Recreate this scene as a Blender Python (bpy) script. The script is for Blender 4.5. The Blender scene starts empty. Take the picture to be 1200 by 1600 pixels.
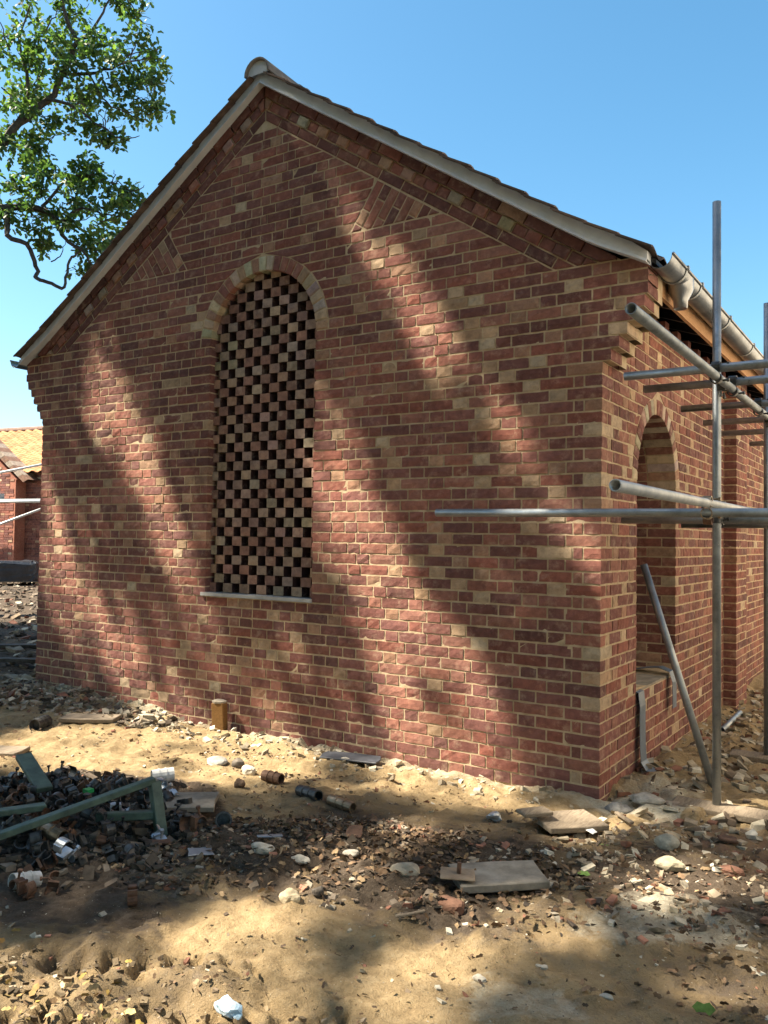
import bpy, math, random
import numpy as np
from mathutils import Vector, Matrix

# ------------------------------------------------------------------ camera, sky, sun, exposure
scene = bpy.context.scene
CAM = np.array([4.3704, -4.9495, 1.5275]); YAW, PITCH, ROLL, FPX = 0.5742, 0.0326, 0.0159, 1318.0
cam_data = bpy.data.cameras.new("camera"); cam = bpy.data.objects.new("camera", cam_data)
scene.collection.objects.link(cam); scene.camera = cam
cam_data.sensor_fit = 'VERTICAL'; cam_data.sensor_height = 36.0; cam_data.sensor_width = 27.0
cam_data.lens = 36.0 * FPX / 1600.0; cam_data.clip_end = 2000; cam_data.clip_start = 0.05
_f = Vector((-math.sin(YAW) * math.cos(PITCH), math.cos(YAW) * math.cos(PITCH), math.sin(PITCH)))
_r = Vector((math.cos(YAW), math.sin(YAW), 0)); _u = _r.cross(_f)
_r2 = _r * math.cos(ROLL) + _u * math.sin(ROLL); _u2 = -_r * math.sin(ROLL) + _u * math.cos(ROLL)
M = Matrix((_r2, _u2, -_f)).transposed().to_4x4(); M.translation = Vector(CAM); cam.matrix_world = M

SUN_EL, SUN_AZ = math.radians(52), math.radians(33)        # height; turn of the sun from -x towards -y
SUN = np.array([-math.cos(SUN_EL) * math.cos(SUN_AZ), -math.cos(SUN_EL) * math.sin(SUN_AZ), math.sin(SUN_EL)])
world = bpy.data.worlds.new("World"); scene.world = world; world.use_nodes = True
wn = world.node_tree; wn.nodes.clear()
sky = wn.nodes.new('ShaderNodeTexSky'); sky.sky_type = 'NISHITA'; sky.sun_disc = False
sky.sun_elevation = SUN_EL; sky.sun_rotation = math.atan2(SUN[0], SUN[1])
sky.air_density = 1.0; sky.dust_density = 1.2; sky.ozone_density = 1.6
bg = wn.nodes.new('ShaderNodeBackground'); bg.inputs['Strength'].default_value = 0.068
wo = wn.nodes.new('ShaderNodeOutputWorld')
hs = wn.nodes.new('ShaderNodeHueSaturation'); hs.inputs['Saturation'].default_value = 1.25; hs.inputs['Hue'].default_value = .483
wn.links.new(sky.outputs[0], hs.inputs['Color']); wn.links.new(hs.outputs[0], bg.inputs[0]); wn.links.new(bg.outputs[0], wo.inputs[0])
sun_d = bpy.data.lights.new("sun", 'SUN'); sun_d.energy = 5.0; sun_d.angle = math.radians(0.53); sun_d.color = (1.0, 0.89, 0.72)
sun_o = bpy.data.objects.new("sun", sun_d); scene.collection.objects.link(sun_o)
sun_o.rotation_euler = Vector(SUN).to_track_quat('Z', 'Y').to_euler(); sun_o.location = (-10, -5, 15)
vs = scene.view_settings; vs.view_transform = 'Standard'; vs.look = 'None'; vs.gamma = 1.0; vs.use_curve_mapping = False
vs.exposure = 1.95
scene.render.engine = 'CYCLES'; scene.cycles.max_bounces = 8; scene.cycles.diffuse_bounces = 5

rng = random.Random(7); nrg = np.random.default_rng(11)
COL = scene.collection

# ------------------------------------------------------------------ helpers
class MB:
    """collects vertices, faces and per-vertex colours of one mesh"""
    def __init__(s): s.v = []; s.f = []; s.c = []
    def add(s, V, F, c=None):
        o = len(s.v); s.v.extend([tuple(map(float, p)) for p in V])
        s.f.extend([tuple(i + o for i in f) for f in F])
        if c is not None: s.c.extend([c] * len(V))
    def box(s, x0, x1, y0, y1, z0, z1, c=None):
        V = [(x, y, z) for z in (z0, z1) for y in (y0, y1) for x in (x0, x1)]
        s.add(V, [(0, 2, 3, 1), (4, 5, 7, 6), (0, 1, 5, 4), (2, 6, 7, 3), (0, 4, 6, 2), (1, 3, 7, 5)], c)
    def tube(s, a, b, r, n=16, cap=True, r2=None, c=None, hollow=0.0):
        a = Vector(a); b = Vector(b); r2 = r if r2 is None else r2
        d = (b - a).normalized(); e = d.orthogonal().normalized(); g = d.cross(e)
        ring = lambda p, q: [p + (e * math.cos(2 * math.pi * i / n) + g * math.sin(2 * math.pi * i / n)) * q for i in range(n)]
        V = ring(a, r) + ring(b, r2); F = [(i, (i + 1) % n, n + (i + 1) % n, n + i) for i in range(n)]
        if hollow:
            ri = r - hollow; k = min(1.2, (b - a).length * .45)
            V += ring(a, ri) + ring(a + d * k, ri) + ring(b, ri) + ring(b - d * k, ri)
            for i in range(n):
                j = (i + 1) % n
                F += [(j, i, 2 * n + i, 2 * n + j), (2 * n + j, 2 * n + i, 3 * n + i, 3 * n + j),
                      (n + i, n + j, 4 * n + j, 4 * n + i), (4 * n + i, 4 * n + j, 5 * n + j, 5 * n + i)]
            F += [tuple(range(3 * n, 4 * n)), tuple(reversed(range(5 * n, 6 * n)))]
        elif cap: F += [tuple(reversed(range(n))), tuple(range(n, 2 * n))]
        s.add(V, F, c)
    def path(s, pts, radii, n=7, c=None):
        """a tapered limb along a polyline"""
        P = [Vector(p) for p in pts]; V = []; e = None
        for i, p in enumerate(P):
            d = (P[min(i + 1, len(P) - 1)] - P[max(i - 1, 0)]).normalized()
            e = d.orthogonal().normalized() if e is None else (e - d * e.dot(d)).normalized()
            g = d.cross(e)
            V += [p + (e * math.cos(2 * math.pi * k / n) + g * math.sin(2 * math.pi * k / n)) * radii[i] for k in range(n)]
        F = [(i * n + k, i * n + (k + 1) % n, (i + 1) * n + (k + 1) % n, (i + 1) * n + k) for i in range(len(P) - 1) for k in range(n)]
        F.append(tuple(range((len(P) - 1) * n, len(P) * n)))
        s.add(V, F, c)
    def build(s, name, mat, parent=None, smooth=False, kind=None, center=False):
        return mk(name, s.v, s.f, mat, parent, s.c if s.c else None, smooth, kind, center)

def mk(name, V, F, mat, parent=None, cols=None, smooth=False, kind=None, center=False):
    me = bpy.data.meshes.new(name); V = np.asarray(V, dtype=float); loc = None
    if center:
        loc = V.mean(0); V = V - loc
    me.from_pydata([tuple(p) for p in V], [], F); me.materials.append(mat)
    if cols is not None:
        a = me.attributes.new('bcol', 'FLOAT_COLOR', 'POINT')
        c = np.ones((len(V), 4), dtype=np.float32); c[:, :3] = np.asarray(cols, dtype=np.float32)
        a.data.foreach_set('color', c.ravel())
    if smooth: me.polygons.foreach_set('use_smooth', [True] * len(me.polygons))
    me.update()
    o = bpy.data.objects.new(name, me); COL.objects.link(o)
    if parent: o.parent = parent
    if loc is not None: o.location = loc if parent is None else Vector(loc) - world_loc(parent)
    elif parent is not None: o.location = -world_loc(parent)
    if kind: o['kind'] = kind
    return o
def world_loc(o):
    l = Vector(o.location)
    while o.parent: o = o.parent; l += Vector(o.location)
    return l
def empty(name, loc=(0, 0, 0), label=None, cat=None, group=None, rz=0):
    o = bpy.data.objects.new(name, None); COL.objects.link(o); o.location = loc; o.rotation_euler.z = rz
    o.empty_display_size = .1
    return tag(o, label, cat, group)
def tag(o, label=None, cat=None, group=None, kind=None):
    if label: o['label'] = label
    if cat: o['category'] = cat
    if group: o['group'] = group
    if kind: o['kind'] = kind
    return o

# numpy value noise
_T = nrg.random((64, 64, 64))
def vnoise(x, y, z=0.0):
    x = np.asarray(x, float); y = np.asarray(y, float); z = np.zeros_like(x) + z
    xi, yi, zi = np.floor(x).astype(int), np.floor(y).astype(int), np.floor(z).astype(int)
    fx, fy, fz = x - xi, y - yi, z - zi
    sx, sy, sz = fx * fx * (3 - 2 * fx), fy * fy * (3 - 2 * fy), fz * fz * (3 - 2 * fz)
    g = lambda a, b, c: _T[(xi + a) & 63, (yi + b) & 63, (zi + c) & 63]
    l = lambda a, b, t: a + (b - a) * t
    return l(l(l(g(0,0,0), g(1,0,0), sx), l(g(0,1,0), g(1,1,0), sx), sy), l(l(g(0,0,1), g(1,0,1), sx), l(g(0,1,1), g(1,1,1), sx), sy), sz) - .5
def fbm(x, y, o=4, z=0.0):
    s = 0; a = 1.0; f = 1.0
    for i in range(o): s = s + a * vnoise(np.asarray(x) * f + 17.3 * i, np.asarray(y) * f + 5.1 * i, z); a *= .5; f *= 2.03
    return s
def inpoly(x, y, poly):
    x = np.asarray(x); y = np.asarray(y); r = np.zeros(x.shape, bool); n = len(poly)
    for i in range(n):
        (x0, y0), (x1, y1) = poly[i], poly[(i + 1) % n]
        if y0 == y1: continue
        r ^= ((y0 > y) != (y1 > y)) & (x < (x1 - x0) * (y - y0) / (y1 - y0) + x0)
    return r

# ------------------------------------------------------------------ materials
class NT:
    def __init__(s, name):
        s.m = bpy.data.materials.new(name); s.m.use_nodes = True; s.t = s.m.node_tree
        s.b = s.t.nodes['Principled BSDF']
        s.pos = s.t.nodes.new('ShaderNodeNewGeometry').outputs['Position']
    def n(s, t, **k):
        o = s.t.nodes.new(t)
        for a, b in k.items(): setattr(o, a, b)
        return o
    def L(s, a, b): s.t.links.new(a, b)
    def noise(s, scale, detail=4, rough=.6, vec=None, dist=0):
        o = s.n('ShaderNodeTexNoise'); o.inputs['Scale'].default_value = scale; o.inputs['Detail'].default_value = detail
        o.inputs['Roughness'].default_value = rough; o.inputs['Distortion'].default_value = dist
        s.L(vec or s.pos, o.inputs['Vector']); return o.outputs['Fac']
    def vor(s, scale, feat='F1'):
        o = s.n('ShaderNodeTexVoronoi', feature=feat); o.inputs['Scale'].default_value = scale; s.L(s.pos, o.inputs['Vector']); return o.outputs['Distance']
    def ramp(s, fac, stops):
        o = s.n('ShaderNodeValToRGB'); e = o.color_ramp.elements
        while len(e) < len(stops): e.new(.5)
        for i, (p, c) in enumerate(stops): e[i].position = p; e[i].color = (*c, 1) if len(c) == 3 else c
        s.L(fac, o.inputs[0]); return o.outputs[0]
    def g(s, fac, a, b): return s.ramp(fac, [(a, (0, 0, 0)), (b, (1, 1, 1))])
    def mix(s, f, a, b, mode='MIX'):
        o = s.n('ShaderNodeMix', data_type='RGBA', blend_type=mode)
        for v, i in ((f, 0), (a, 6), (b, 7)):
            if hasattr(v, 'links') or hasattr(v, 'is_linked'): s.L(v, o.inputs[i])
            elif i == 0: o.inputs[0].default_value = v
            else: o.inputs[i].default_value = (*v, 1)
        return o.outputs[2]
    def attr(s, name): o = s.n('ShaderNodeAttribute', attribute_name=name); return o.outputs['Color']
    def bump(s, h, strength=.5, dist=.01, prev=None):
        o = s.n('ShaderNodeBump'); o.inputs['Strength'].default_value = strength; o.inputs['Distance'].default_value = dist
        s.L(h, o.inputs['Height'])
        if prev: s.L(prev, o.inputs['Normal'])
        return o.outputs[0]
    def done(s, col, rough=.85, metal=0.0, bump=None, spec=None):
        if hasattr(col, 'is_linked'): s.L(col, s.b.inputs['Base Color'])
        else: s.b.inputs['Base Color'].default_value = (*col, 1)
        if hasattr(rough, 'is_linked'): s.L(rough, s.b.inputs['Roughness'])
        else: s.b.inputs['Roughness'].default_value = rough
        s.b.inputs['Metallic'].default_value = metal
        if spec is not None: s.b.inputs['Specular IOR Level'].default_value = spec
        if bump: s.L(bump, s.b.inputs['Normal'])
        return s.m

def m_brick():
    t = NT('brick_clay'); c = t.attr('bcol')
    v = t.noise(22, 6, .65); c = t.mix(1.0, c, t.ramp(v, [(.22, (.55, .53, .54)), (.5, (1, 1, 1)), (.78, (1.35, 1.3, 1.24))]), 'MULTIPLY')
    c = t.mix(t.g(t.noise(95, 3), .66, .76), c, (.05, .03, .03))
    l = t.noise(11, 6, .75); c = t.mix(t.mix(1., t.g(l, .53, .74), (.6, .6, .6), 'MULTIPLY'), c, (.40, .32, .23))
    w = t.noise(1.3, 5, .65); c = t.mix(1., c, t.ramp(w, [(.3, (.74, .72, .72)), (.5, (1, 1, 1)), (.72, (1.22, 1.2, 1.16))]), 'MULTIPLY')
    b = t.bump(t.noise(150, 3), .5, .002); b = t.bump(t.noise(46, 6, .72), .6, .0045, b)
    return t.done(c, .92, bump=b, spec=.25)
def m_mortar():
    t = NT('lime_mortar'); v = t.noise(14, 5)
    c = t.ramp(v, [(.3, (.36, .27, .165)), (.55, (.49, .38, .245)), (.8, (.58, .475, .335))])
    b = t.bump(t.noise(220, 3), .6, .003); b = t.bump(t.noise(45, 4), .6, .005, b)
    return t.done(c, .95, bump=b, spec=.2)
def m_plain(name, ca, cb, scale=8, rough=.8, bs=60, bd=.003, bst=.4, metal=0., spec=None, detail=5):
    t = NT(name); c = t.ramp(t.noise(scale, detail, .65), [(.32, ca), (.68, cb)])
    return t.done(c, rough, metal, t.bump(t.noise(bs, 4), bst, bd), spec)
def m_attr(name, rough=.9, bs=120, bd=.003, sc=25, spec=.25):
    t = NT(name); c = t.mix(1., t.attr('bcol'), t.ramp(t.noise(sc, 5), [(.3, (.6, .6, .6)), (.7, (1.3, 1.3, 1.3))]), 'MULTIPLY')
    return t.done(c, rough, 0, t.bump(t.noise(bs, 4), .5, bd), spec)
def m_steel():
    t = NT('galvanised_steel')
    c = t.ramp(t.noise(7, 6, .7), [(.25, (.16, .18, .19)), (.5, (.30, .33, .35)), (.8, (.42, .45, .46))])
    c = t.mix(t.g(t.noise(16, 6, .75), .62, .75), c, (.20, .17, .12))
    c = t.mix(t.g(t.noise(48, 3, .6), .66, .72), c, (.42, .40, .35)); c = t.mix(t.g(t.noise(21, 5, .7), .68, .76), c, (.13, .06, .03))
    r = t.ramp(t.noise(12, 4), [(.3, (.36,) * 3), (.7, (.6,) * 3)])
    return t.done(c, r, .75, t.bump(t.noise(70, 4), .25, .002))
def m_wood(name, a, b, rough=.8):
    t = NT(name); mp = t.n('ShaderNodeMapping'); mp.inputs['Scale'].default_value = (8, 1.2, 14); t.L(t.pos, mp.inputs['Vector'])
    v = t.noise(9, 6, .65, mp.outputs[0], .8)
    return t.done(t.ramp(v, [(.3, a), (.7, b)]), rough, 0, t.bump(v, .5, .003), .25)
def m_leaf(name, cols):
    t = NT(name); c = t.mix(1., t.attr('bcol'), t.ramp(t.noise(30, 2), [(.3, (.8, .8, .8)), (.7, (1.2, 1.2, 1.2))]), 'MULTIPLY')
    tr = t.n('ShaderNodeBsdfTranslucent'); t.L(t.mix(1., c, (1.25, 1.55, .7), 'MULTIPLY'), tr.inputs[0])
    ms = t.n('ShaderNodeMixShader'); ms.inputs[0].default_value = .42
    t.done(c, .5, spec=.4); t.L(t.b.outputs[0], ms.inputs[1]); t.L(tr.outputs[0], ms.inputs[2])
    t.L(ms.outputs[0], t.t.nodes['Material Output'].inputs[0]); return t.m
def m_ground():
    t = NT('soil'); z = t.attr('bcol'); sp = t.n('ShaderNodeSeparateColor'); t.L(z, sp.inputs[0])
    n1 = t.noise(2.2, 6, .7); n2 = t.noise(14, 7, .75); n3 = t.noise(70, 4, .7)
    sand = t.ramp(n2, [(.25, (.17, .12, .065)), (.5, (.33, .24, .13)), (.8, (.46, .355, .215))])
    dark = t.ramp(n2, [(.25, (.035, .026, .019)), (.5, (.085, .064, .046)), (.8, (.17, .135, .1))])
    lime = t.ramp(n3, [(.25, (.33, .29, .21)), (.7, (.55, .5, .39))])
    red = t.ramp(n2, [(.3, (.10, .06, .04)), (.7, (.21, .13, .09))])
    mth = lambda op, a, b: (lambda o: (t.L(a, o.inputs[0]), t.L(b, o.inputs[1]) if hasattr(b, 'is_linked') else setattr(o.inputs[1], 'default_value', b), o.outputs[0])[-1])(t.n('ShaderNodeMath', operation=op))
    def edge(ch, w=.55):
        a = mth('MULTIPLY', n2, w); b = mth('MULTIPLY', n1, .45); s = mth('ADD', a, b); s = mth('ADD', s, sp.outputs[ch])
        return t.g(mth('MULTIPLY', s, .5), .44, .58)
    c = t.mix(edge(0), sand, dark); c = t.mix(edge(2), c, red); c = t.mix(edge(1), c, lime)
    c = t.mix(t.g(n3, .63, .72), c, (.05, .04, .03)); c = t.mix(t.g(t.noise(110, 2), .70, .76), c, (.52, .47, .37))
    b = t.bump(n3, .9, .016); b = t.bump(t.noise(260, 3), .6, .004, b); b = t.bump(n2, .6, .03, b)
    return t.done(c, .96, 0, b, .15)

MAT = dict(
    brick=m_brick(), mortar=m_mortar(), ground=m_ground(), steel=m_steel(),
    white_tube=m_plain('pale_steel', (.42, .44, .45), (.62, .62, .6), 9, .45, 60, .002, .2, .35),
    cement=m_plain('verge_cement', (.54, .57, .60), (.68, .70, .72), 6, .9, 80, .004),
    tile=m_attr('clay_tile', .85, 60, .004, 12), stone=m_attr('stone', .95, 60, .006, 18),
    gutter=m_plain('zinc', (.27, .29, .31), (.42, .44, .46), 5, .33, 30, .001, .15, .9),
    fascia=m_wood('fascia_timber', (.36, .19, .09), (.52, .31, .16)),
    board=m_wood('weathered_board', (.13, .10, .07), (.29, .235, .17)), post=m_wood('post_timber', (.15, .075, .022), (.28, .15, .05)),
    black=m_plain('bitumen', (.008, .008, .009), (.02, .02, .022), 5, .6, 20, .01),
    plastic=m_plain('black_polythene', (.012, .014, .018), (.035, .04, .05), 3, .32, 9, .03, .7, spec=.5),
    slate=m_plain('dark_slate', (.03, .035, .045), (.08, .085, .1), 9, .55, 30, .003),
    dpc=m_plain('damp_strip', (.06, .085, .12), (.12, .16, .21), 6, .45, 25, .003),
    sill=m_plain('sill_slate', (.30, .30, .30), (.48, .47, .45), 7, .75, 60, .003),
    green=m_plain('green_paint', (.035, .06, .045), (.085, .13, .095), 14, .6, 50, .002),
    fit=m_plain('dirty_fitting', (.012, .013, .013), (.12, .122, .12), 18, .5, 60, .004, .5, .55),
    fitrust=m_plain('rusty_fitting', (.05, .025, .014), (.19, .10, .06), 22, .75, 60, .004, .5, .2),
    brass=m_plain('worn_sleeve', (.18, .13, .08), (.42, .33, .23), 16, .4, 50, .002, .3, .7),
    bounce_coat=m_plain('bounce_render', (.74, .65, .52), (.84, .75, .62), 3, .9, 60, .004),  # whitened to strengthen the bounce off the added barn
    white=m_plain('white_plastic', (.38, .38, .36), (.72, .72, .7), 14, .5, 30, .004, .4), 
    green_plastic=m_plain('bright_green', (.01, .22, .06), (.02, .34, .1), 9, .4), blue=m_plain('pale_blue_film', (.15, .4, .62), (.72, .78, .8), 10, .3, 18, .012, .7),
    bark=m_plain('bark', (.035, .03, .026), (.11, .095, .08), 12, .95, 25, .02, .8),
    leaf=m_leaf('leaf', 0), litter=m_attr('dead_leaf', .8, 80, .002, 40), concrete=m_plain('concrete', (.17, .145, .11), (.36, .315, .25), 10, .92, 70, .004),
    pale_metal=m_plain('sheet_metal', (.30, .33, .36), (.5, .53, .56), 12, .45, 20, .004, .3, .7), red_dirt=m_plain('rust_plate', (.19, .13, .08), (.36, .27, .18), 12, .85, 60, .004))

# ------------------------------------------------------------------ ground
HW = 2.72; C = .075
def smooth(a, b, x): t = np.clip((np.asarray(x, float) - a) / (b - a), 0, 1); return t * t * (3 - 2 * t)
MULCH = [(1.2, -2.1), (1.25, -1.65), (1.7, -1.35), (2.3, -1.35), (2.65, -1.75), (2.9, -1.8), (2.85, -2.0), (2.2, -1.98), (1.75, -2.25)]
RUT = [(1.55, -3.1), (1.75, -2.65), (2.2, -2.62), (2.75, -2.62), (2.95, -2.85), (2.4, -3.6), (1.6, -3.5)]
def zone(poly, x, y, w):
    """soft membership of a polygon"""
    x = np.asarray(x, float); y = np.asarray(y, float); s = 0
    for dx, dy in ((0, 0), (w, 0), (-w, 0), (0, w), (0, -w)): s = s + inpoly(x + dx, y + dy, poly)
    return s / 5.
def ground_z(x, y):
    x = np.asarray(x, float); y = np.asarray(y, float)
    z = .15 * smooth(1.4, -2.9, x) * smooth(-2.5, 0, y) * smooth(-14, -3, x)
    near = smooth(14, 5, np.hypot(x - 2, y + 1.5))
    z = z + near * (.05 * fbm(x * .8, y * .8, 3) + .03 * fbm(x * 3.2, y * 3.2, 3) + .03 * fbm(x * 12, y * 12, 4))
    z = z + (1 - near) * .12 * fbm(x * .25, y * .25, 3)
    wall = smooth(.55, .0, np.abs(np.where(y < .1, -y, np.where(x > 2.6, x - 2.72, 9)))) * (np.abs(x) < 3.3)
    z = z + wall * (.025 + .05 * fbm(x * 7 + 3, y * 7, 4))
    m = zone(MULCH, x, y, .08); z = z + m * (.03 + .06 * fbm(x * 9, y * 9 + 4, 4))
    rt = zone(RUT, x, y, .1)
    u = (x * .82 + y * .57); v = (-x * .57 + y * .82)
    tread = np.maximum(0, np.sin(u * 2 * math.pi / .105 + 1.8 * fbm(x * 5, y * 5, 2) + np.sign(np.sin(v * 16)) * .9)) * smooth(-.1, .25, np.sin(v * 16 + fbm(x * 3, y * 3, 2) * 2))
    z = z + rt * (-.065 * tread + .075 * fbm(x * 6, y * 6 + 9, 4) - .01)
    side = smooth(2.75, 3.1, x) * smooth(-.3, .3, y); z = z + side * .06 * fbm(x * 6 + 1, y * 6, 4)
    lf = smooth(-2.9, -3.8, x) * near; z = z + lf * .09 * fbm(x * 2.5, y * 2.5, 4)
    z = z - .05 * smooth(.5, 3.0, y) * smooth(2.6, 2.9, x)
    return z
def axis(lo, hi, step, far, grow=1.22):
    a = list(np.arange(lo, hi + 1e-6, step)); d = step; p = hi
    while p < far: d *= grow; p += d; a.append(p)
    d = step; p = lo
    while p > -far: d *= grow; p -= d; a.insert(0, p)
    return np.array(a)
gx = axis(-1.2, 4.2, .0175, 500); gy = axis(-3.6, .2, .0175, 500)
gx = np.unique(np.concatenate([gx, np.arange(-7, -1.3, .07)])); gy = np.unique(np.concatenate([gy, np.arange(.3, 5, .06)]))
GX, GY = np.meshgrid(gx, gy); GZ = ground_z(GX, GY); nx, ny = len(gx), len(gy)
inside = (np.abs(GX) < HW - .12) & (GY > .12) & (GY < 8)
GZ = np.where(inside, -.03, GZ)
zr = np.clip(.10 + .45 * zone(MULCH, GX, GY, .16) + .5 * zone([(-2.9, -.35), (-2.9, .1), (-1, .1), (-.2, -.3), (-1.0, -.55)], GX, GY, .15) + .75 * zone([(.0, -2.8), (.0, -1.3), (.6, -1.15), (1.2, -1.6), (1.45, -2.4), (1.3, -2.75)], GX, GY, .1)
     + .30 * zone([(1.1, -1.0), (1.6, -.5), (2.6, -.5), (2.9, -1.2), (2.4, -1.35), (1.7, -1.3)], GX, GY, .15) + .42 * zone([(3.1, -.2), (4.5, -.5), (4.5, -1.3), (3.3, -1.2), (2.9, -.6)], GX, GY, .2)
     + .75 * smooth(-2.6, -3.4, GX) * smooth(-28, -22, GX) + .30 * smooth(-.6, -1.2, GY) + .25 * fbm(GX * 1.7, GY * 1.7, 3) + .25 * zone([(1.3, -1.3), (2.9, -.55), (4.4, -1.0), (4.4, -2.4), (3.2, -2.0), (1.8, -2.4)], GX, GY, .3) + .45 * smooth(2.9, 3.3, GX) * smooth(.2, .9, GY) + .25 * zone(RUT, GX, GY, .1) + .35 * zone([(.9, -2.6), (1.3, -2.2), (1.9, -2.35), (1.85, -2.7), (1.3, -3.0)], GX, GY, .1) - .10, 0, 1)
zl = np.clip(.9 * smooth(4.3, 5.2, GX) * smooth(-1.5, -.3, GY) + .52 * smooth(.42, .02, -GY) * (GY < .12) * (np.abs(GX) < 3.2) + .6 * zone([(2.75, -.15), (2.75, .7), (3.2, .8), (3.3, -.1)], GX, GY, .12)  # first term: pale unseen yard added to bounce light onto the side wall
     + .55 * zone([(3.05, -1.75), (3.3, -1.1), (3.9, -1.2), (3.9, -1.5), (3.4, -1.85)], GX, GY, .12) + .5 * zone([(2.9, -2.2), (3.3, -2.05), (3.6, -2.3), (3.1, -2.6)], GX, GY, .1) + .45 * zone([(1.1, -2.3), (1.5, -2.05), (1.7, -2.25), (1.4, -2.45)], GX, GY, .1), 0, 1)
zb = np.clip(.6 * zone([(3.2, -.65), (3.2, .0), (4.5, .2), (4.5, -.8)], GX, GY, .15) + .35 * smooth(2.9, 3.3, GX) * smooth(-1.3, -2, GY), 0, 1)
idx = np.arange(nx * ny).reshape(ny, nx)
quads = np.stack([idx[:-1, :-1], idx[:-1, 1:], idx[1:, 1:], idx[1:, :-1]], -1).reshape(-1, 4)
g = mk('ground', np.stack([GX, GY, GZ], -1).reshape(-1, 3), quads.tolist(), MAT['ground'], cols=np.stack([zr, zl, zb], -1).reshape(-1, 3), smooth=True, kind='structure')
def gz(x, y): return float(ground_z(np.array([x]), np.array([y]))[0])

# ------------------------------------------------------------------ bricks
def brick_col(header, dark=0.0, pos=None):
    r = rng.random(); v = rng.uniform(.86, 1.14)
    pale = .27 if header else .02
    if pos is not None:      # batches: tones drift across the wall
        n_ = float(fbm(np.array([pos[0] * .9 + 31]), np.array([pos[1] * 1.1 + 7]), 3)[0]); m_ = float(fbm(np.array([pos[0] * 1.3 + 11]), np.array([pos[1] * 1.5 + 3]), 3)[0])
        pale *= max(.25, 1 + 1.9 * n_); dark += .35 * m_; v *= 1 + .22 * m_ * -1
    if r < pale:
        c = rng.choice([(.38, .275, .18), (.41, .32, .22), (.34, .235, .15), (.35, .24, .155), (.33, .19, .125), (.31, .19, .125), (.29, .17, .115)])
    elif r < pale + (.26 if not header else .12) + dark: c = rng.choice([(.145, .066, .056), (.16, .07, .058), (.14, .066, .058), (.165, .072, .06)])
    else: c = rng.choice([(.225, .088, .066), (.205, .082, .064), (.25, .112, .084), (.185, .08, .068), (.255, .12, .09), (.17, .076, .066), (.20, .086, .07)])
    d = rng.uniform(-.03, .06); return (c[0] * v, c[1] * v * (1 - d), c[2] * v * (1 - 1.6 * d))
def strip_brick(B, T, N, depth=.05, nz=2, edge=.0022, corner=(), rough=.0018, flank=False):
    """a brick whose face runs along the path B (bottom) / T (top) with outward normals N; returns verts, faces"""
    n = len(B); V = []; prd = rng.uniform(-.0015, .003); tl = rng.uniform(-.0012, .0012)
    for j in range(nz + 1):
        f = j / nz
        for i in range(n):
            p = [B[i][k] + (T[i][k] - B[i][k]) * f for k in range(3)]
            e = 0.0
            if j in (0, nz) or i in (0, n - 1): e = edge * rng.uniform(.4, 1.2)
            q = prd - e + rng.uniform(-rough, rough) + tl * (f - .5)
            dz = rng.uniform(-.0018, .0018) if j in (0, nz) else rng.uniform(-.004, .004)
            V.append((p[0] + N[i][0] * q, p[1] + N[i][1] * q, p[2] + N[i][2] * q + dz))
    F = [(j * n + i, j * n + i + 1, (j + 1) * n + i + 1, (j + 1) * n + i) for j in range(nz) for i in range(n - 1)]
    per = [(i, 0) for i in range(n)] + [(n - 1, j) for j in range(1, nz + 1)] + [(i, nz) for i in range(n - 2, -1, -1)] + [(0, j) for j in range(nz - 1, 0, -1)]
    if flank:       # flanks get vertices of their own, so hole shade can be painted on
        o = len(V); m = len(per)
        for i, j in per: V.append(tuple(a - b * .003 for a, b in zip(V[j * n + i], N[i])))
        for i, j in per: V.append(tuple(B[i][k] + (T[i][k] - B[i][k]) * j / nz - N[i][k] * depth for k in range(3)))
        for a in range(m):
            b = (a + 1) % m; ia = per[a][1] * n + per[a][0]; ib = per[b][1] * n + per[b][0]
            F += [(ib, ia, o + a, o + b), (o + b, o + a, o + m + a, o + m + b)]
        return V, F
    o = len(V)
    for i, j in per:
        f = j / nz; V.append(tuple(B[i][k] + (T[i][k] - B[i][k]) * f - N[i][k] * depth for k in range(3)))
    m = len(per)
    for a in range(m):
        b = (a + 1) % m; ia = per[a][1] * n + per[a][0]; ib = per[b][1] * n + per[b][0]
        F.append((ib, ia, o + a, o + b))
    return V, F
def lin(a, b, n): return [a + (b - a) * i / n for i in range(n + 1)]
NG = (0, -1, 0); NS = (1, 0, 0)
RECS = {'gable_wall': [], 'side_wall': [], 'rear_side_wall': []}
def rec(wall, V, F, col): RECS[wall].append((V, F, col))
def gable_brick(xb0, xb1, xt0, xt1, z0, z1, y=0.0, col=None, depth=.05, flank=False):
    L = max(xb1 - xb0, xt1 - xt0); n = max(2, min(5, int(L / .042)))
    B = [(x, y, z0) for x in lin(xb0, xb1, n)]; T = [(x, y, z1) for x in lin(xt0, xt1, n)]
    return strip_brick(B, T, [NG] * (n + 1), depth, flank=flank)
def corner_brick(x0, xc, y1, z0, z1, sgn=1, depth=.05, yc=0.0):
    """turns the corner at (xc, yc): gable face from x0 to xc, side face from yc to y1"""
    n1 = max(2, min(5, int(abs(xc - x0) / .05))); n2 = max(2, min(5, int(abs(y1 - yc) / .05)))
    P = [(x, yc) for x in lin(x0, xc, n1)] + [(xc, y) for y in lin(yc, y1, n2)][1:]
    N = [NG] * n1 + [(sgn, -1, 0)] + [(sgn, 0, 0)] * n2
    V, F = strip_brick([(x, y, z0) for x, y in P], [(x, y, z1) for x, y in P], N, depth)
    if sgn < 0: F = [tuple(reversed(f)) for f in F]
    return V, F
WIN = .54; ZSILL = 14 * C; ZSP = 41 * C; RO = .655; RI = .54
BAND = lambda z: (4.80 - z) / .6525
TRI = (3.75, 4.105)
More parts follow.
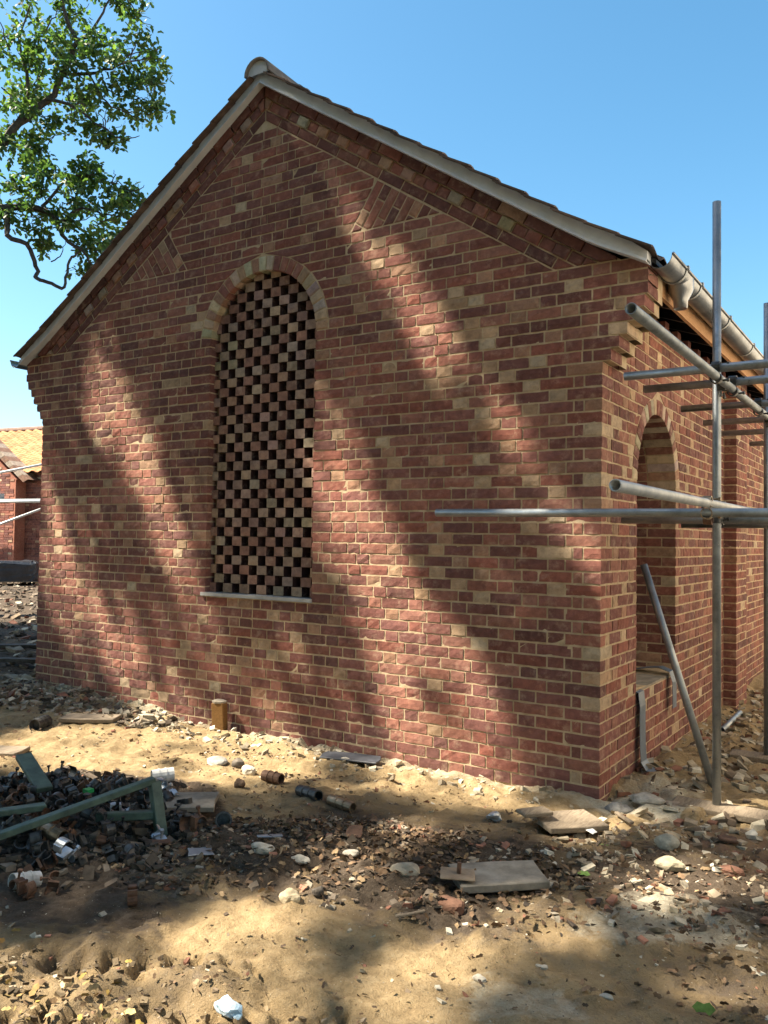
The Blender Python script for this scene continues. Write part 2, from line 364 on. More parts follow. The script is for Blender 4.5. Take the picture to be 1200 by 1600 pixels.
def field_lim(z):
    if TRI[0] <= z <= TRI[1]: return .833 + (z - 3.75) / .355 * .232
    return BAND(z)
CORB = [.05, .10, .15, .20, .25, .27, .27, .27]
def outer(k, z):
    if k < 35: return HW
    if k < 43: return HW + CORB[k - 35]
    return field_lim(z) - .009
def inner(z):
    if z < ZSILL + 1e-3: return None
    if z < ZSP: return WIN
    if z < ZSP + RO: return math.sqrt(max(0, RO * RO - (z - ZSP) ** 2)) + .008
    return None
J = .006
for k in range(-2, 64):
    z0, z1 = k * C, (k + 1) * C; zb, zt = z0 + J, z1 - J
    if z0 >= 43 * C and field_lim(z1 - .01) < .06: break
    even = k % 2 == 0
    for sg in (1, -1):
        ob, ot = outer(k, zb), outer(k, zt); ib, it = inner(z0 + .01), inner(zt)
        if ib is None and it is None: ib = it = (.03 if sg > 0 else -.03) + (.09 if even else -.06) * sg + rng.uniform(-.02, .02) * 0
        elif it is None: it = .02
        start = max(outer(k, zb), HW) if k < 43 else HW
        seq = [.225, .1125] if even else [.1125, .056 + .01, .225]
        js = []; p = start; i = 0
        while p > -.5:
            if even: w = .225 if i % 2 == 0 else .1125
            else: w = .1125 if i == 0 else (.066 if i == 1 else (.225 if i % 2 == 0 else .1125))
            if k >= 35 and k < 43 and i == 0: w = .225 if even else .1125
            p -= w * (1.0 + (rng.uniform(-.035, .035) if i > 1 else 0)); js.append(p); i += 1
            if i > 2 and rng.random() < .05: js.append(p - .1125); p -= .1125     # an odd header
        imax = max(ib, it); omin = min(ob, ot)
        js = [q for q in js if imax + .055 < q < omin - .05]
        edges = [None] + js + [None]
        for a in range(len(edges) - 1):
            R_, L_ = edges[a], edges[a + 1]
            rb, rt = (R_ - J, R_ - J) if R_ is not None else (ob, ot)
            lb, lt = (L_ + J, L_ + J) if L_ is not None else (ib + (J if inner(z0 + .01) is None else 0), it + (J if inner(z0 + .01) is None else 0))
            if rb - lb < .02 and rt - lt < .02: continue
            hdr = (rb - lb) < .15
            col = brick_col(hdr, .14 if k < 5 else 0, (sg * rb, zb))
            if R_ is None and k < 43:      # quoin
                yy = (.1025 if even else .215) if k < 35 else .215
                V, F = corner_brick(lb, rb, yy, zb, zt, 1, .06 if k < 35 else .11)
                if sg < 0: V = [(-x, y, z) for x, y, z in V]; F = [tuple(reversed(f)) for f in F]
            elif L_ is None and inner(z0 + .01) == WIN:     # jamb brick turns into the window reveal
                V, F = corner_brick(rb, lb, .10, zb, zt, -1, .04)
                if sg < 0: V = [(-x, y, z) for x, y, z in V]; F = [tuple(reversed(f)) for f in F]
            else:
                V, F = gable_brick(lb, rb, lt, rt, zb, zt)
                if sg < 0: V = [(-x, y, z) for x, y, z in V]; F = [tuple(reversed(f)) for f in F]
            rec('gable_wall', V, F, col)

# side wall (x = HW) with its arched opening, and the same wall mirrored on the far side
OY0, OY1, OZ, OSP = .74, 1.77, 7 * C, 26 * C; OC = (OY0 + OY1) / 2; ORI = (OY1 - OY0) / 2; ORO = ORI + .115
BL = 8.0; PY0, PY1, PX = 3.60, 4.14, HW + .112; TOP = 42
def o_lim(z):
    if z < OZ + 1e-3: return None
    if z < OSP: return (OY0, OY1)
    if z < OSP + ORO:
        h = math.sqrt(ORO * ORO - (z - OSP) ** 2) + .006; return (OC - h, OC + h)
    return None
def side_brick(yb0, yb1, yt0, yt1, zb, zt, x=HW, depth=.05):
    n = max(2, min(5, int(max(yb1 - yb0, yt1 - yt0) / .045)))
    return strip_brick([(x, y, zb) for y in lin(yb0, yb1, n)], [(x, y, zt) for y in lin(yt0, yt1, n)], [NS] * (n + 1), depth)
def run(y, end, even, first):
    out = []; i = first
    while y < end:
        w = .225 if i % 2 == 0 else .1125
        out.append(y + w * rng.uniform(.97, 1.03)); y = out[-1]; i += 1
    return out
for k in range(-2, TOP):
    z0, z1 = k * C, (k + 1) * C; zb, zt = z0 + J, z1 - J; even = k % 2 == 0
    s = (.1125 if even else .225) if k < 35 else .225
    for side in (1, -1):
        js = []
        if even and k < 35: js = [s + .066] + run(s + .066, BL, even, 0)
        else: js = run(s, BL, even, 1)
        lb, lt = (o_lim(z0 + .01), o_lim(zt)) if side > 0 else (None, None)
        if lb and not lt: lt = (OC - .05, OC + .05)
        segs = []
        if lb: segs = [(s, s, lb[0], lt[0], False, True), (lb[1], lt[1], BL, BL, True, False)]
        else: segs = [(s, s, BL, BL, False, False)]
        for (sb, st, eb, et, ls, le) in segs:
            q = [y for y in js if max(sb, st) + .05 < y < min(eb, et) - .05]
            ed = [None] + q + [None]
            for a in range(len(ed) - 1):
                y0 = ed[a]; y1 = ed[a + 1]
                y0b, y0t = (y0 + J, y0 + J) if y0 is not None else (sb + (0 if ls else J), st + (0 if ls else J))
                y1b, y1t = (y1 - J, y1 - J) if y1 is not None else (eb, et)
                if y0b > PY0 - .02 and y1b < PY1 + .02 and side > 0: continue
                hdr = (y1b - y0b) < .15; col = brick_col(hdr, .1 if k < 4 else 0, (y0b + 5, zb))
                jamb = side > 0 and lb == (OY0, OY1)
                if jamb and y0 is None and ls:         # far jamb: turns into the opening, faces the gable end
                    V, F = corner_brick(HW - (.215 if not even else .1025), HW, y1b, zb, zt, 1, .05, OY1)
                    rec('side_wall', V, F, col)
                    if even: V, F = gable_brick(HW - .33, HW - .1125, HW - .33, HW - .1125, zb, zt, OY1)
                    else: V, F = gable_brick(HW - .33, HW - .225, HW - .33, HW - .225, zb, zt, OY1)
                    rec('side_wall', V, F, brick_col(even, .2)); continue
                x = HW; d = .05
                V, F = side_brick(y0b, y1b, y0t, y1t, zb, zt, x, d)
                if k == 41 and hdr and a % 2 == 0 and side > 0: V = [(px + .05, py, pz) for px, py, pz in V]
                if side < 0: V = [(-px, py, pz) for px, py, pz in V]; F = [tuple(reversed(f)) for f in F]
                rec('side_wall' if side > 0 else 'rear_side_wall', V, F, col)
    # buttress pier
    yw = .215 if even else .1025
    V, F = corner_brick(HW + .0, PX, PY0 + yw, zb, zt, 1, .05, PY0); rec('side_wall', V, F, brick_col(even))
    y = PY0 + yw + .01
    for w in ([.215, .1025] if even else [.215, .215]):
        e = min(y + w, PY1)
        if e - y > .03: V, F = side_brick(y, e, y, e, zb, zt, PX); rec('side_wall', V, F, brick_col(w < .15))
        y = e + .01

building = empty('brick_building', (0, 0, 0), 'new red brick building with a gable end, tiled roof and arched openings', 'building')
def strips(mb, za, zc, dz, fn, front, back, axis_, shade=None):
    """mortar core: for each strip fn(z) gives intervals; front/back are plane offsets"""
    z = za
    P = (lambda a, d, zz: (a, d, zz)) if axis_ == 'x' else (lambda a, d, zz: (d, a, zz))
    while z < zc - 1e-6:
        zn = min(z + dz, zc)
        for (b0, b1), (t0, t1) in zip(fn(z + 1e-4), fn(zn - 1e-4)):
            V = [P(b0, front, z), P(b1, front, z), P(t1, front, zn), P(t0, front, zn), P(b0, back, z), P(b1, back, z), P(t1, back, zn), P(t0, back, zn)]
            F = [(0, 1, 2, 3), (5, 4, 7, 6), (1, 5, 6, 2), (4, 0, 3, 7)]
            if axis_ != 'x': F = [tuple(reversed(f)) for f in F]
            mb.add(V, F)
        z = zn
MR = .0042
def gable_iv(z):
    k = int(math.floor(z / C))
    o = HW - MR if k < 35 else (HW + CORB[min(7, k - 35)] - MR if k < 43 else (5.06 - z) / .655)
    o = max(o, .01)
    if z < ZSILL: i = None
    elif z < ZSP: i = WIN + MR
    elif z < ZSP + RO - .05: i = math.sqrt(max(0, (RO - .05) ** 2 - (z - ZSP) ** 2))
    else: i = None
    if i is None: return [(-o, 0), (0, o)]
    return [(-o, -i), (i, o)]
mb = MB(); strips(mb, -2 * C, 5.04, C / 2, gable_iv, MR, .33, 'x')
gable = mb.build('gable_wall', MAT['mortar'], building)
# undersides of the corbel steps
for s in (1, -1):
    mb = MB()
    for i, c in enumerate(CORB[:6]):
        z = (35 + i) * C + .004; a, b = HW + (CORB[i - 1] if i else 0) - .03, HW + c - MR
        mb.box(min(s * a, s * b), max(s * a, s * b), MR + .001, .208, z, z + .3 if i < 5 else 43 * C - .002)
    mb.build('kneeler_core', MAT['mortar'], gable)
def side_iv(z):
    l = o_lim(z)
    if l is None: return [(.331, OC), (OC, BL)]
    if z < OSP: return [(.331, OY0 - MR), (OY1 + MR, BL)]
    h = math.sqrt(max(0, (ORO - .05) ** 2 - (z - OSP) ** 2)); return [(.331, OC - h), (OC + h, BL)]
mb = MB(); strips(mb, -2 * C, TOP * C, C / 2, side_iv, HW - MR, HW - .34, 'y')
mb.box(HW - .3, PX - MR, PY0 + MR, PY1 - MR, -.15, TOP * C - .01)
side = mb.build('side_wall', MAT['mortar'], building)
mb = MB(); strips(mb, -2 * C, TOP * C, .5, lambda z: [(.331, BL)], -HW + MR, -HW + .34, 'y')
rear = mb.build('rear_side_wall', MAT['mortar'], building)
mb = MB(); strips(mb, -2 * C, 5.0, .25, lambda z: [(-min(HW - .01, (5.06 - z) / .655), min(HW - .01, (5.06 - z) / .655))], BL - .33, BL, 'x')
mb.build('end_wall', MAT['mortar'], building)
# the 300 bricks that show largest are objects of their own, the rest joined
cand = []
for w in ('gable_wall', 'side_wall'):
    for i, (V, F, c) in enumerate(RECS[w]):
        ce = np.mean(V, 0); d = CAM - ce; L = np.linalg.norm(d); nrm = np.array([0, -1, 0]) if w == 'gable_wall' else np.array([1, 0, 0])
        e = np.ptp(np.array(V), 0); A = e[2] * (e[0] if w == 'gable_wall' else e[1])
        if ce[2] < .02: A *= .3
        cand.append((A * max(0, d @ nrm) / L ** 3, w, i))
cand.sort(reverse=True); chosen = {(w, i) for _, w, i in cand[:300]}
for w, par in (('gable_wall', gable), ('side_wall', side), ('rear_side_wall', rear)):
    mb = MB()
    for i, (V, F, c) in enumerate(RECS[w]):
        if (w, i) in chosen: mk('brick', V, F, MAT['brick'], par, [c] * len(V), center=True)
        else: mb.add(V, F, c)
    mb.build('brick_courses', MAT['brick'], par, kind='stuff')

# polygon bricks: arches, rake band, tumbling
def clip(poly, nx_, ny_, d):
    out = []
    for i in range(len(poly)):
        a, b = poly[i], poly[(i + 1) % len(poly)]; da, db = a[0] * nx_ + a[1] * ny_ - d, b[0] * nx_ + b[1] * ny_ - d
        if da >= 0: out.append(a)
        if da * db < 0: t = da / (da - db); out.append((a[0] + (b[0] - a[0]) * t, a[1] + (b[1] - a[1]) * t))
    return out
def area(p): return abs(sum(p[i][0] * p[(i + 1) % len(p)][1] - p[(i + 1) % len(p)][0] * p[i][1] for i in range(len(p)))) / 2
def shrink(p, d):
    """move every edge of a convex polygon inwards by d"""
    s = sum(p[i][0] * p[(i + 1) % len(p)][1] - p[(i + 1) % len(p)][0] * p[i][1] for i in range(len(p)))
    q = list(p)
    for i in range(len(p)):
        a, b = p[i], p[(i + 1) % len(p)]; ex, ey = b[0] - a[0], b[1] - a[1]; l = math.hypot(ex, ey)
        if l < 1e-6: continue
        nx_, ny_ = (-ey / l, ex / l) if s > 0 else (ey / l, -ex / l)
        q = clip(q, nx_, ny_, a[0] * nx_ + a[1] * ny_ + d)
        if len(q) < 3: return []
    return q
def poly_brick(name, poly, par, proud=0., depth=.06, plane='x', off=0.0, header=False, col=None, joint=.0048):
    p = shrink(poly, joint)
    if len(p) < 3 or area(p) < 4e-4: return
    s = sum(p[i][0] * p[(i + 1) % len(p)][1] - p[(i + 1) % len(p)][0] * p[i][1] for i in range(len(p)))
    if s < 0: p = p[::-1]
    q = shrink(p, .009)
    if len(q) != len(p): q = [(a[0] * .8 + sum(b[0] for b in p) / len(p) * .2, a[1] * .8 + sum(b[1] for b in p) / len(p) * .2) for a in p]
    n = len(p); pr = proud + rng.uniform(-.001, .002); c = (sum(a[0] for a in q) / n, sum(a[1] for a in q) / n)
    jit = lambda a, r: (a[0] + rng.uniform(-r, r), a[1] + rng.uniform(-r, r))
    R = [(*a, -depth) for a in p] + [(*jit(a, .0012), pr - .004) for a in p] + [(*jit(a, .0015), pr + rng.uniform(-.001, .001)) for a in q] + [(*c, pr + rng.uniform(0, .0015))]
    F = []
    for i in range(n):
        j = (i + 1) % n
        F += [(i, j, n + j, n + i), (n + i, n + j, 2 * n + j, 2 * n + i), (2 * n + i, 2 * n + j, 3 * n)]
    if plane == 'x': V = [(a, off - h, z) for a, z, h in R]
    else: V = [(off + h, a, z) for a, z, h in R]
    return mk(name, V, F, MAT['brick'], par, [col or brick_col(header)] * len(V), center=True)

def ring(par, cx, cz, ri, ro, n, plane, off, depth, pale):
    for i in range(n):
        a0, a1 = math.pi * i / n, math.pi * (i + 1) / n
        P = [(cx + r * math.cos(a), cz + r * math.sin(a)) for r, a in ((ri - .007, a0), (ro, a0), (ro, a1), (ri - .007, a1))]
        c = brick_col(True)
        if rng.random() < pale: c = tuple(k * rng.uniform(.85, 1.1) for k in rng.choice([(.44, .35, .26), (.38, .29, .22), (.47, .39, .30)]))
        poly_brick('arch_brick', P, par, .002, depth, plane, off, True, c)
mb = MB()     # mortar behind the voussoirs
def arch_core(mb, cx, cz, ri, ro, plane, f, b, n=40):
    for i in range(n):
        a0, a1 = math.pi * i / n, math.pi * (i + 1) / n
        pt = lambda r, a, h: (cx + r * math.cos(a), h, cz + r * math.sin(a)) if plane == 'x' else (h, cx + r * math.cos(a), cz + r * math.sin(a))
        V = [pt(ri, a0, f), pt(ro, a0, f), pt(ro, a1, f), pt(ri, a1, f), pt(ri, a0, b), pt(ri, a1, b)]
        F = [(0, 1, 2, 3), (0, 3, 5, 4)]
        mb.add(V, F if plane == 'x' else [tuple(reversed(q)) for q in F])
arch_core(mb, 0, ZSP, RI + MR, RO, 'x', MR + .001, .33)
arch = mb.build('window_arch', MAT['mortar'], building)
ring(arch, 0, ZSP, RI, RO - .002, 25, 'x', 0, .10, .38)
mb = MB(); arch_core(mb, OC, OSP, ORI + MR, ORO, 'y', HW - MR - .001, HW - .34)
arch2 = mb.build('opening_arch', MAT['mortar'], building)
ring(arch2, OC, OSP, ORI, ORO - .002, 23, 'y', HW, .21, .4)
for i in range(23):      # inner half of the soffit
    a0, a1 = math.pi * i / 23, math.pi * (i + 1) / 23
    P = [(OC + r * math.cos(a), OSP + r * math.sin(a)) for r, a in ((ORI - .007, a0), (ORO - .002, a0), (ORO - .002, a1), (ORI - .007, a1))]
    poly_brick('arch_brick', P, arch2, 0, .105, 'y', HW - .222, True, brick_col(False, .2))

# rake band: three courses following the slope
SL = math.atan(.6535); cs, sn = math.cos(SL), math.sin(SL)
mbr = MB()
for s in (1, -1):
    mbr.add([(s * .0, .02, 5.075), (s * 3.02, .02, 5.075 - .6535 * 3.02), (s * 2.42, .02, 3.21), (0, .02, 4.795)], [(0, 3, 2, 1) if s > 0 else (0, 1, 2, 3)])
rake = mbr.build('rake_band', MAT['mortar'], building)
def band_pt(s, t, sg):      # s along the slope from the apex, t square to it downwards
    return (sg * (s * cs - t * sn), 5.08 - s * sn - t * cs)
for sg in (1, -1):
    for row in range(3):
        t0, t1 = row * .0775, (row + 1) * .0775; s = -.02 + row * .05; i = 0
        while s < 3.75:
            w = .1125 if row == 1 else .225
            P = [band_pt(s, t0, sg), band_pt(s + w, t0, sg), band_pt(s + w, t1, sg), band_pt(s, t1, sg)]
            P = clip(P, sg, 0, .002); P = clip(P, 0, 1, 3.226) if P else P
            if len(P) >= 3 and area(P) > 6e-4:
                if row == 0: pr = .024
                elif row == 1: pr = .018 if i % 2 == 0 else .004
                else: pr = .002
                col = brick_col(row == 1 and i % 2 == 0, .25 if row != 1 else 0)
                if row == 1 and i % 2 == 0 and rng.random() < .3: col = tuple(k * rng.uniform(.7, .95) for k in (.34, .26, .19))
                if row != 1: col = tuple(k * .8 for k in col)  # stretcher courses darkened in colour, standing in for shade under the verge
                poly_brick('dentil_brick' if row == 1 else 'verge_brick', P, rake, pr, .07 + pr, 'x', 0, row == 1, col)
            s += w; i += 1
# tumbling: bricks square to the slope, cut off along a level line
tum = MB()
for sg in (1, -1):
    tum.add([(sg * .84, .004 + MR, 3.752), (sg * 1.605, .004 + MR, 3.752), (sg * 1.067, .004 + MR, 4.103)], [(0, 1, 2) if sg > 0 else (0, 2, 1)])
tumb = tum.build('tumbled_brickwork', MAT['mortar'], building)
for sg in (1, -1):
    s0 = 1.065 / cs + .235 * sn / cs; T0 = .2345
    s0 = (1.065 + T0 * sn) / cs
    for i in range(9):
        a, b = s0 + i * .0775, s0 + (i + 1) * .0775; t = T0 + .003; alt = i % 2
        for w in ((.225, .1125, .225) if alt == 0 else (.1125, .225, .225)):
            P = [band_pt(a, t, sg), band_pt(b, t, sg), band_pt(b, t + w, sg), band_pt(a, t + w, sg)]
            P = clip(P, 0, 1, 3.752)
            if len(P) >= 3 and area(P) > 8e-4: poly_brick('tumbled_brick', P, tumb, .001, .05, 'x', 0, w < .2, brick_col(w < .2, .2))
            t += w

# pierced brick screen in the arched window, and its sill
mb = MB(); mb.box(-.62, .62, .31, .325, 1.0, 1.075); screen = mb.build('brick_screen', MAT['mortar'], building)
PIT = .1765; row = 0; z = ZSILL + .035
while z < ZSP + RI - .02:
    zc = z + .035; half = RI if zc < ZSP else math.sqrt(max(0, RI ** 2 - (z + .02 - ZSP) ** 2))
    x = -.575 + (PIT / 2 if row % 2 else 0) + rng.uniform(-.003, .003)
    while x < half:
        a, b = max(x, -half - .03), min(x + .099, half + .03)
        if b - a > .025 and b > -half + .01 and a < half - .01:
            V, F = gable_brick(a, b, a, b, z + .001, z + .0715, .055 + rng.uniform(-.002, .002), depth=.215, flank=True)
            c = brick_col(True) if rng.random() < .4 else tuple(k * rng.uniform(.8, 1.1) for k in rng.choice([(.31, .23, .175), (.26, .18, .14), (.36, .275, .21), (.25, .145, .115)]))
            c = tuple(k * .62 + a * .38 for k, a in zip(c, (.32, .225, .165)))
            nf = (max(2, min(5, int((b - a) / .042))) + 1) * 3; hole_shade = rng.choice([(.06, .032, .03), (.075, .04, .036), (.05, .028, .028)])  # flanks painted near-black, standing in for the shade inside the holes
            mk('brick', V, F, MAT['brick'], screen, [c] * nf + [hole_shade] * (len(V) - nf), center=True)
        x += PIT
    z += C; row += 1
mb = MB(); mb.box(-.575, .548, -.018, .24, ZSILL + .004, ZSILL + .031); mb.build('window_sill', MAT['sill'], building)
mb = MB(); mb.box(HW - .34, HW - .003, OY0 - .0, OY1 + .0, OZ + .002, OZ + .018); mb.build('opening_sill', MAT['concrete'], building)

# ------------------------------------------------------------------ roof
roof_mb = MB()
for sg in (1, -1):
    P = [(0, 5.135), (sg * 2.7, 5.135 - .6535 * 2.7), (sg * 3.03, 3.20)]
    for (x0, z0), (x1, z1) in zip(P[:-1], P[1:]):
        V = [(x0, .02, z0), (x1, .02, z1), (x1, BL + .05, z1), (x0, BL + .05, z0), (x0, .02, z0 - .03), (x1, .02, z1 - .03), (x1, BL + .05, z1 - .03), (x0, BL + .05, z0 - .03)]
        F = [(0, 1, 2, 3), (7, 6, 5, 4), (0, 4, 5, 1), (2, 6, 7, 3), (1, 5, 6, 2)]
        roof_mb.add(V, F if sg > 0 else [tuple(reversed(f)) for f in F])
roof = roof_mb.build('roof', MAT['black'], building)
# cement verge under the tile edges
for sg in (1, -1):
    mb = MB(); N = 34
    for (yf, yb_, ta, tb) in ((-.07, .03, .0, .080), (-.084, .0, -.006, .010)):
        pts = []
        for i in range(N + 1):
            x = .0 + 3.0 * i / N; lift = .05 * smooth(2.6, 3.05, x)
            zl = 5.08 - .6535 * x + float(lift); hgt = (tb if tb < .05 else tb + .012 * math.sin(i * 2.1) * 0 + rng.uniform(-.006, .006)) / cs
            if tb > .05: hgt *= 1 - .3 * float(smooth(2.8, 3.0, x))
            pts.append((x, zl + ta / cs, zl + hgt))
        V = []
        for x, a, b in pts: V += [(sg * x, yf + rng.uniform(-.003, .003), a), (sg * x, yf + .012 + rng.uniform(-.003, .003), b), (sg * x, yb_, b), (sg * x, yb_, a)]
        F = []
        for i in range(N):
            for q in range(4): F.append((i * 4 + q, (i + 1) * 4 + q, (i + 1) * 4 + (q + 1) % 4, i * 4 + (q + 1) % 4))
        F.append((N * 4 + 0, N * 4 + 1, N * 4 + 2, N * 4 + 3)); F.append((3, 2, 1, 0))
        if sg > 0: F = [tuple(reversed(f)) for f in F]
        mb.add(V, F)
    mb.build('cement_verge', MAT['cement'], roof)
# pantiles: profile across y, laid in courses down the slope
def pantile(y0, x0, z0, sg, sl, w=.245, L=.265, th=.012):
    n = 8; V = []
    for j, (d, lift) in enumerate(((0, .0), (L, .022))):
        for h in (0, -th):
            for i in range(n + 1):
                f = i / n; prof = .018 * math.sin(f * 2 * math.pi + .6) + .01
                x = x0 + d * math.cos(sl); z = z0 - d * math.sin(sl) + (prof + lift + h)
                V.append((sg * x, y0 + f * w * 1.06, z))
    m = n + 1; F = []
    for i in range(n):
        F += [(i, i + 1, 2 * m + i + 1, 2 * m + i), (m + i + 1, m + i, 3 * m + i, 3 * m + i + 1), (2 * m + i, 2 * m + i + 1, 3 * m + i + 1, 3 * m + i)]
    F += [(0, 2 * m, 3 * m, m), (n, m + n, 3 * m + n, 2 * m + n)]
    if sg > 0: F = [tuple(reversed(f)) for f in F]
    return V, F
def tile_col(): c = rng.choice([(.19, .13, .10), (.17, .12, .095), (.21, .145, .11), (.15, .11, .09)]); v = rng.uniform(.8, 1.15); return tuple(k * v for k in c)
for sg in (1, -1):
    mb = MB()
    for r in range(15):
        x = .07 + r * .196; zz = 5.08 - .6535 * x + .070 + .035 * float(smooth(2.6, 3.05, x + .1)); sl = SL * (1 if x < 2.6 else .96)
        for cidx in range(34):
            y = -.12 + cidx * .245 + rng.uniform(-.003, .003)
            V, F = pantile(y, x, zz + rng.uniform(-.003, .003), sg, sl + rng.uniform(-.01, .01))
            c = tile_col()
            if cidx == 0: mk('roof_tile', V, F, MAT['tile'], roof, [tuple(k * .8 for k in c)] * len(V), center=True, smooth=False)
            else: mb.add(V, F, c)
    mb.build('roof_tiles', MAT['tile'], roof, kind='stuff')
for i in range(18):          # half-round ridge
    y0 = -.12 + i * .455; n = 12; V = []; F = []
    for (y, r) in ((y0, .124), (y0 + .47, .116)):
        for rr in (r, r - .016):
            for k in range(n + 1):
                a = math.pi * (k / n) * 1.06 - .1; V.append((rr * math.cos(a), y, 5.135 + rr * math.sin(a) * .95))
    m = n + 1
    for k in range(n): F += [(k, k + 1, 2 * m + k + 1, 2 * m + k), (m + k + 1, m + k, 3 * m + k, 3 * m + k + 1), (k + 1, k, m + k, m + k + 1)]
    mk('ridge_tile', V, F, MAT['tile'], roof, [(.21, .185, .16)] * len(V), center=True, smooth=True)
mb = MB(); n = 14
V = [(.106 * math.cos(math.pi * k / n), -.095, 5.13 + .104 * math.sin(math.pi * k / n)) for k in range(n + 1)]; V += [(x, .05, z) for x, y, z in V]
mb.add(V, [tuple(range(n + 1))[::-1]] + [(k, k + 1, n + 2 + k, n + 1 + k) for k in range(n)]); mb.build('ridge_mortar', MAT['cement'], roof)

# eaves: fascia, rafter feet, gutter with brackets and outlet
for sg in (1, -1):
    mb = MB(); a, b = sorted((sg * 2.945, sg * 2.97)); mb.box(a, b, .225, BL, 3.075, 3.245); mb.build('fascia_board', MAT['fascia'], building)
    for i in range(18):
        mb = MB(); y = .5 + i * .42; V = []
        for yy in (y, y + .047):
            for x, z in ((2.5, 3.40), (2.944, 3.25), (2.944, 3.12), (2.5, 3.28)): V.append((sg * x, yy, z))
        mb.add(V, [(0, 1, 2, 3), (7, 6, 5, 4), (0, 4, 5, 1), (1, 5, 6, 2), (2, 6, 7, 3), (3, 7, 4, 0)]); mb.build('rafter_foot', MAT['black'], building)
    mb = MB(); R = .074; n = 14; gxc = 3.05 if sg > 0 else 3.10; gzc = 3.215; y0, y1 = (.02 if sg > 0 else -.06), BL
    V = []
    for y in (y0, y1):
        for rr in (R, R - .004):
            for k in range(n + 1): a_ = math.pi + math.pi * k / n; V.append((sg * (gxc + rr * math.cos(a_)), y, gzc + rr * math.sin(a_)))
    m = n + 1; F = []
    for k in range(n): F += [(k, k + 1, 2 * m + k + 1, 2 * m + k), (m + k + 1, m + k, 3 * m + k, 3 * m + k + 1), (k + 1, k, m + k, m + k + 1)]
    mb.add(V, F if sg < 0 else [tuple(reversed(f)) for f in F])
    mb.tube((sg * (gxc + R + .004), y0, gzc + .002), (sg * (gxc + R + .004), y1, gzc + .002), .009, 8)
    gut = mb.build('gutter', MAT['gutter'], building, smooth=True)
    for i in range(11 if sg > 0 else 6):
        mb = MB(); y = [.33, .72, 1.65, 2.65, 3.3, 4.0, 4.7, 5.4, 6.1, 6.8, 7.5][i]; V = []; RR = R + .004
        for yy in (y, y + .03):
            for rr in (RR, RR + .005):
                for k in range(n + 1): a_ = math.pi + math.pi * k / n; V.append((sg * (gxc + rr * math.cos(a_)), yy, gzc + rr * math.sin(a_)))
        F = []
        for k in range(n): F += [(m + k, m + k + 1, 3 * m + k + 1, 3 * m + k), (k, k + 1, m + k + 1, m + k), (2 * m + k + 1, 2 * m + k, 3 * m + k, 3 * m + k + 1)]
        mb.add(V, F); mb.box(*sorted((sg * (gxc + R - .004), sg * (gxc + R + .02))), y, y + .03, gzc - .01, gzc + .016)
        mb.build('gutter_bracket', MAT['steel'], gut)
    if sg > 0:
        mb = MB(); n2 = 16; V = []
        for (z, rx, ry) in ((3.205, .079, .12), (3.15, .078, .115), (3.125, .072, .09), (3.07, .045, .046), (3.02, .043, .043), (3.02, .039, .039), (3.07, .04, .04)):
            for k in range(n2): a_ = 2 * math.pi * k / n2; V.append((gxc + rx * math.cos(a_), .52 + ry * math.sin(a_), z))
        F = [(r * n2 + k, r * n2 + (k + 1) % n2, (r + 1) * n2 + (k + 1) % n2, (r + 1) * n2 + k) for r in range(6) for k in range(n2)] + [tuple(range(6 * n2, 7 * n2))]
        mb.add(V, [tuple(reversed(f)) for f in F]); mb.build('gutter_outlet', MAT['gutter'], gut, smooth=True)
# ------------------------------------------------------------------ oak in view and the trees that shade the yard
LEAFV = np.array([(0, 0, 0), (.24, -.24, .05), (.5, -.17, .06), (.74, -.26, .03), (1.0, 0, -.05), (.74, .26, .03), (.5, .17, .06), (.24, .24, .05)])
def leaves(P, D, size, cols, simple=False):
    """many leaf blades at points P with directions D"""
    n = len(P); D = D / np.linalg.norm(D, axis=1, keepdims=True)
    up = nrg.normal(size=(n, 3)) * .8 + np.array([0, 0, 1.]); S = np.cross(D, up); S /= np.linalg.norm(S, axis=1, keepdims=True) + 1e-9
    N = np.cross(S, D); base = LEAFV if not simple else np.array([(0, 0, 0), (.55, -.33, .06), (1, 0, -.04), (.55, .33, .06)])
    V = P[:, None, :] + size[:, None, None] * (base[None, :, 0:1] * D[:, None, :] + base[None, :, 1:2] * S[:, None, :] + base[None, :, 2:3] * N[:, None, :])
    m = len(base); o = np.arange(n)[:, None] * m
    F = np.concatenate([o + np.array(q)[None] for q in (((0, 1, 2, 6), (0, 6, 7, 0), (2, 3, 4, 6), (4, 5, 6, 4)) if not simple else ((0, 1, 2, 3),))]) if simple else None
    if not simple:
        F = np.concatenate([o + np.array([[0, 1, 2, 3, 4, 5, 6, 7]])])
    return V.reshape(-1, 3), F.tolist(), np.repeat(cols, m, 0)
def leaf_cols(n):
    pal = np.array([(.05, .10, .038), (.075, .13, .045), (.105, .17, .05), (.055, .10, .05), (.14, .20, .055)])
    return pal[nrg.integers(0, 5, n)] * nrg.uniform(.75, 1.25, (n, 1))
def sprays(centres, n_per, rad, size):
    """leaf sprays: every centre carries a rosette of leaves, most of them spreading outwards and drooping a little"""
    C_ = np.repeat(np.asarray(centres), n_per, 0); n = len(C_)
    d = nrg.normal(size=(n, 3)); d[:, 2] *= .7; d /= np.linalg.norm(d, axis=1, keepdims=True)
    P = C_ + d * nrg.random((n, 1)) ** .6 * rad
    return P, d + nrg.normal(size=(n, 3)) * .5 + np.array([0, 0, -.15]), nrg.uniform(.7, 1.2, n) * size
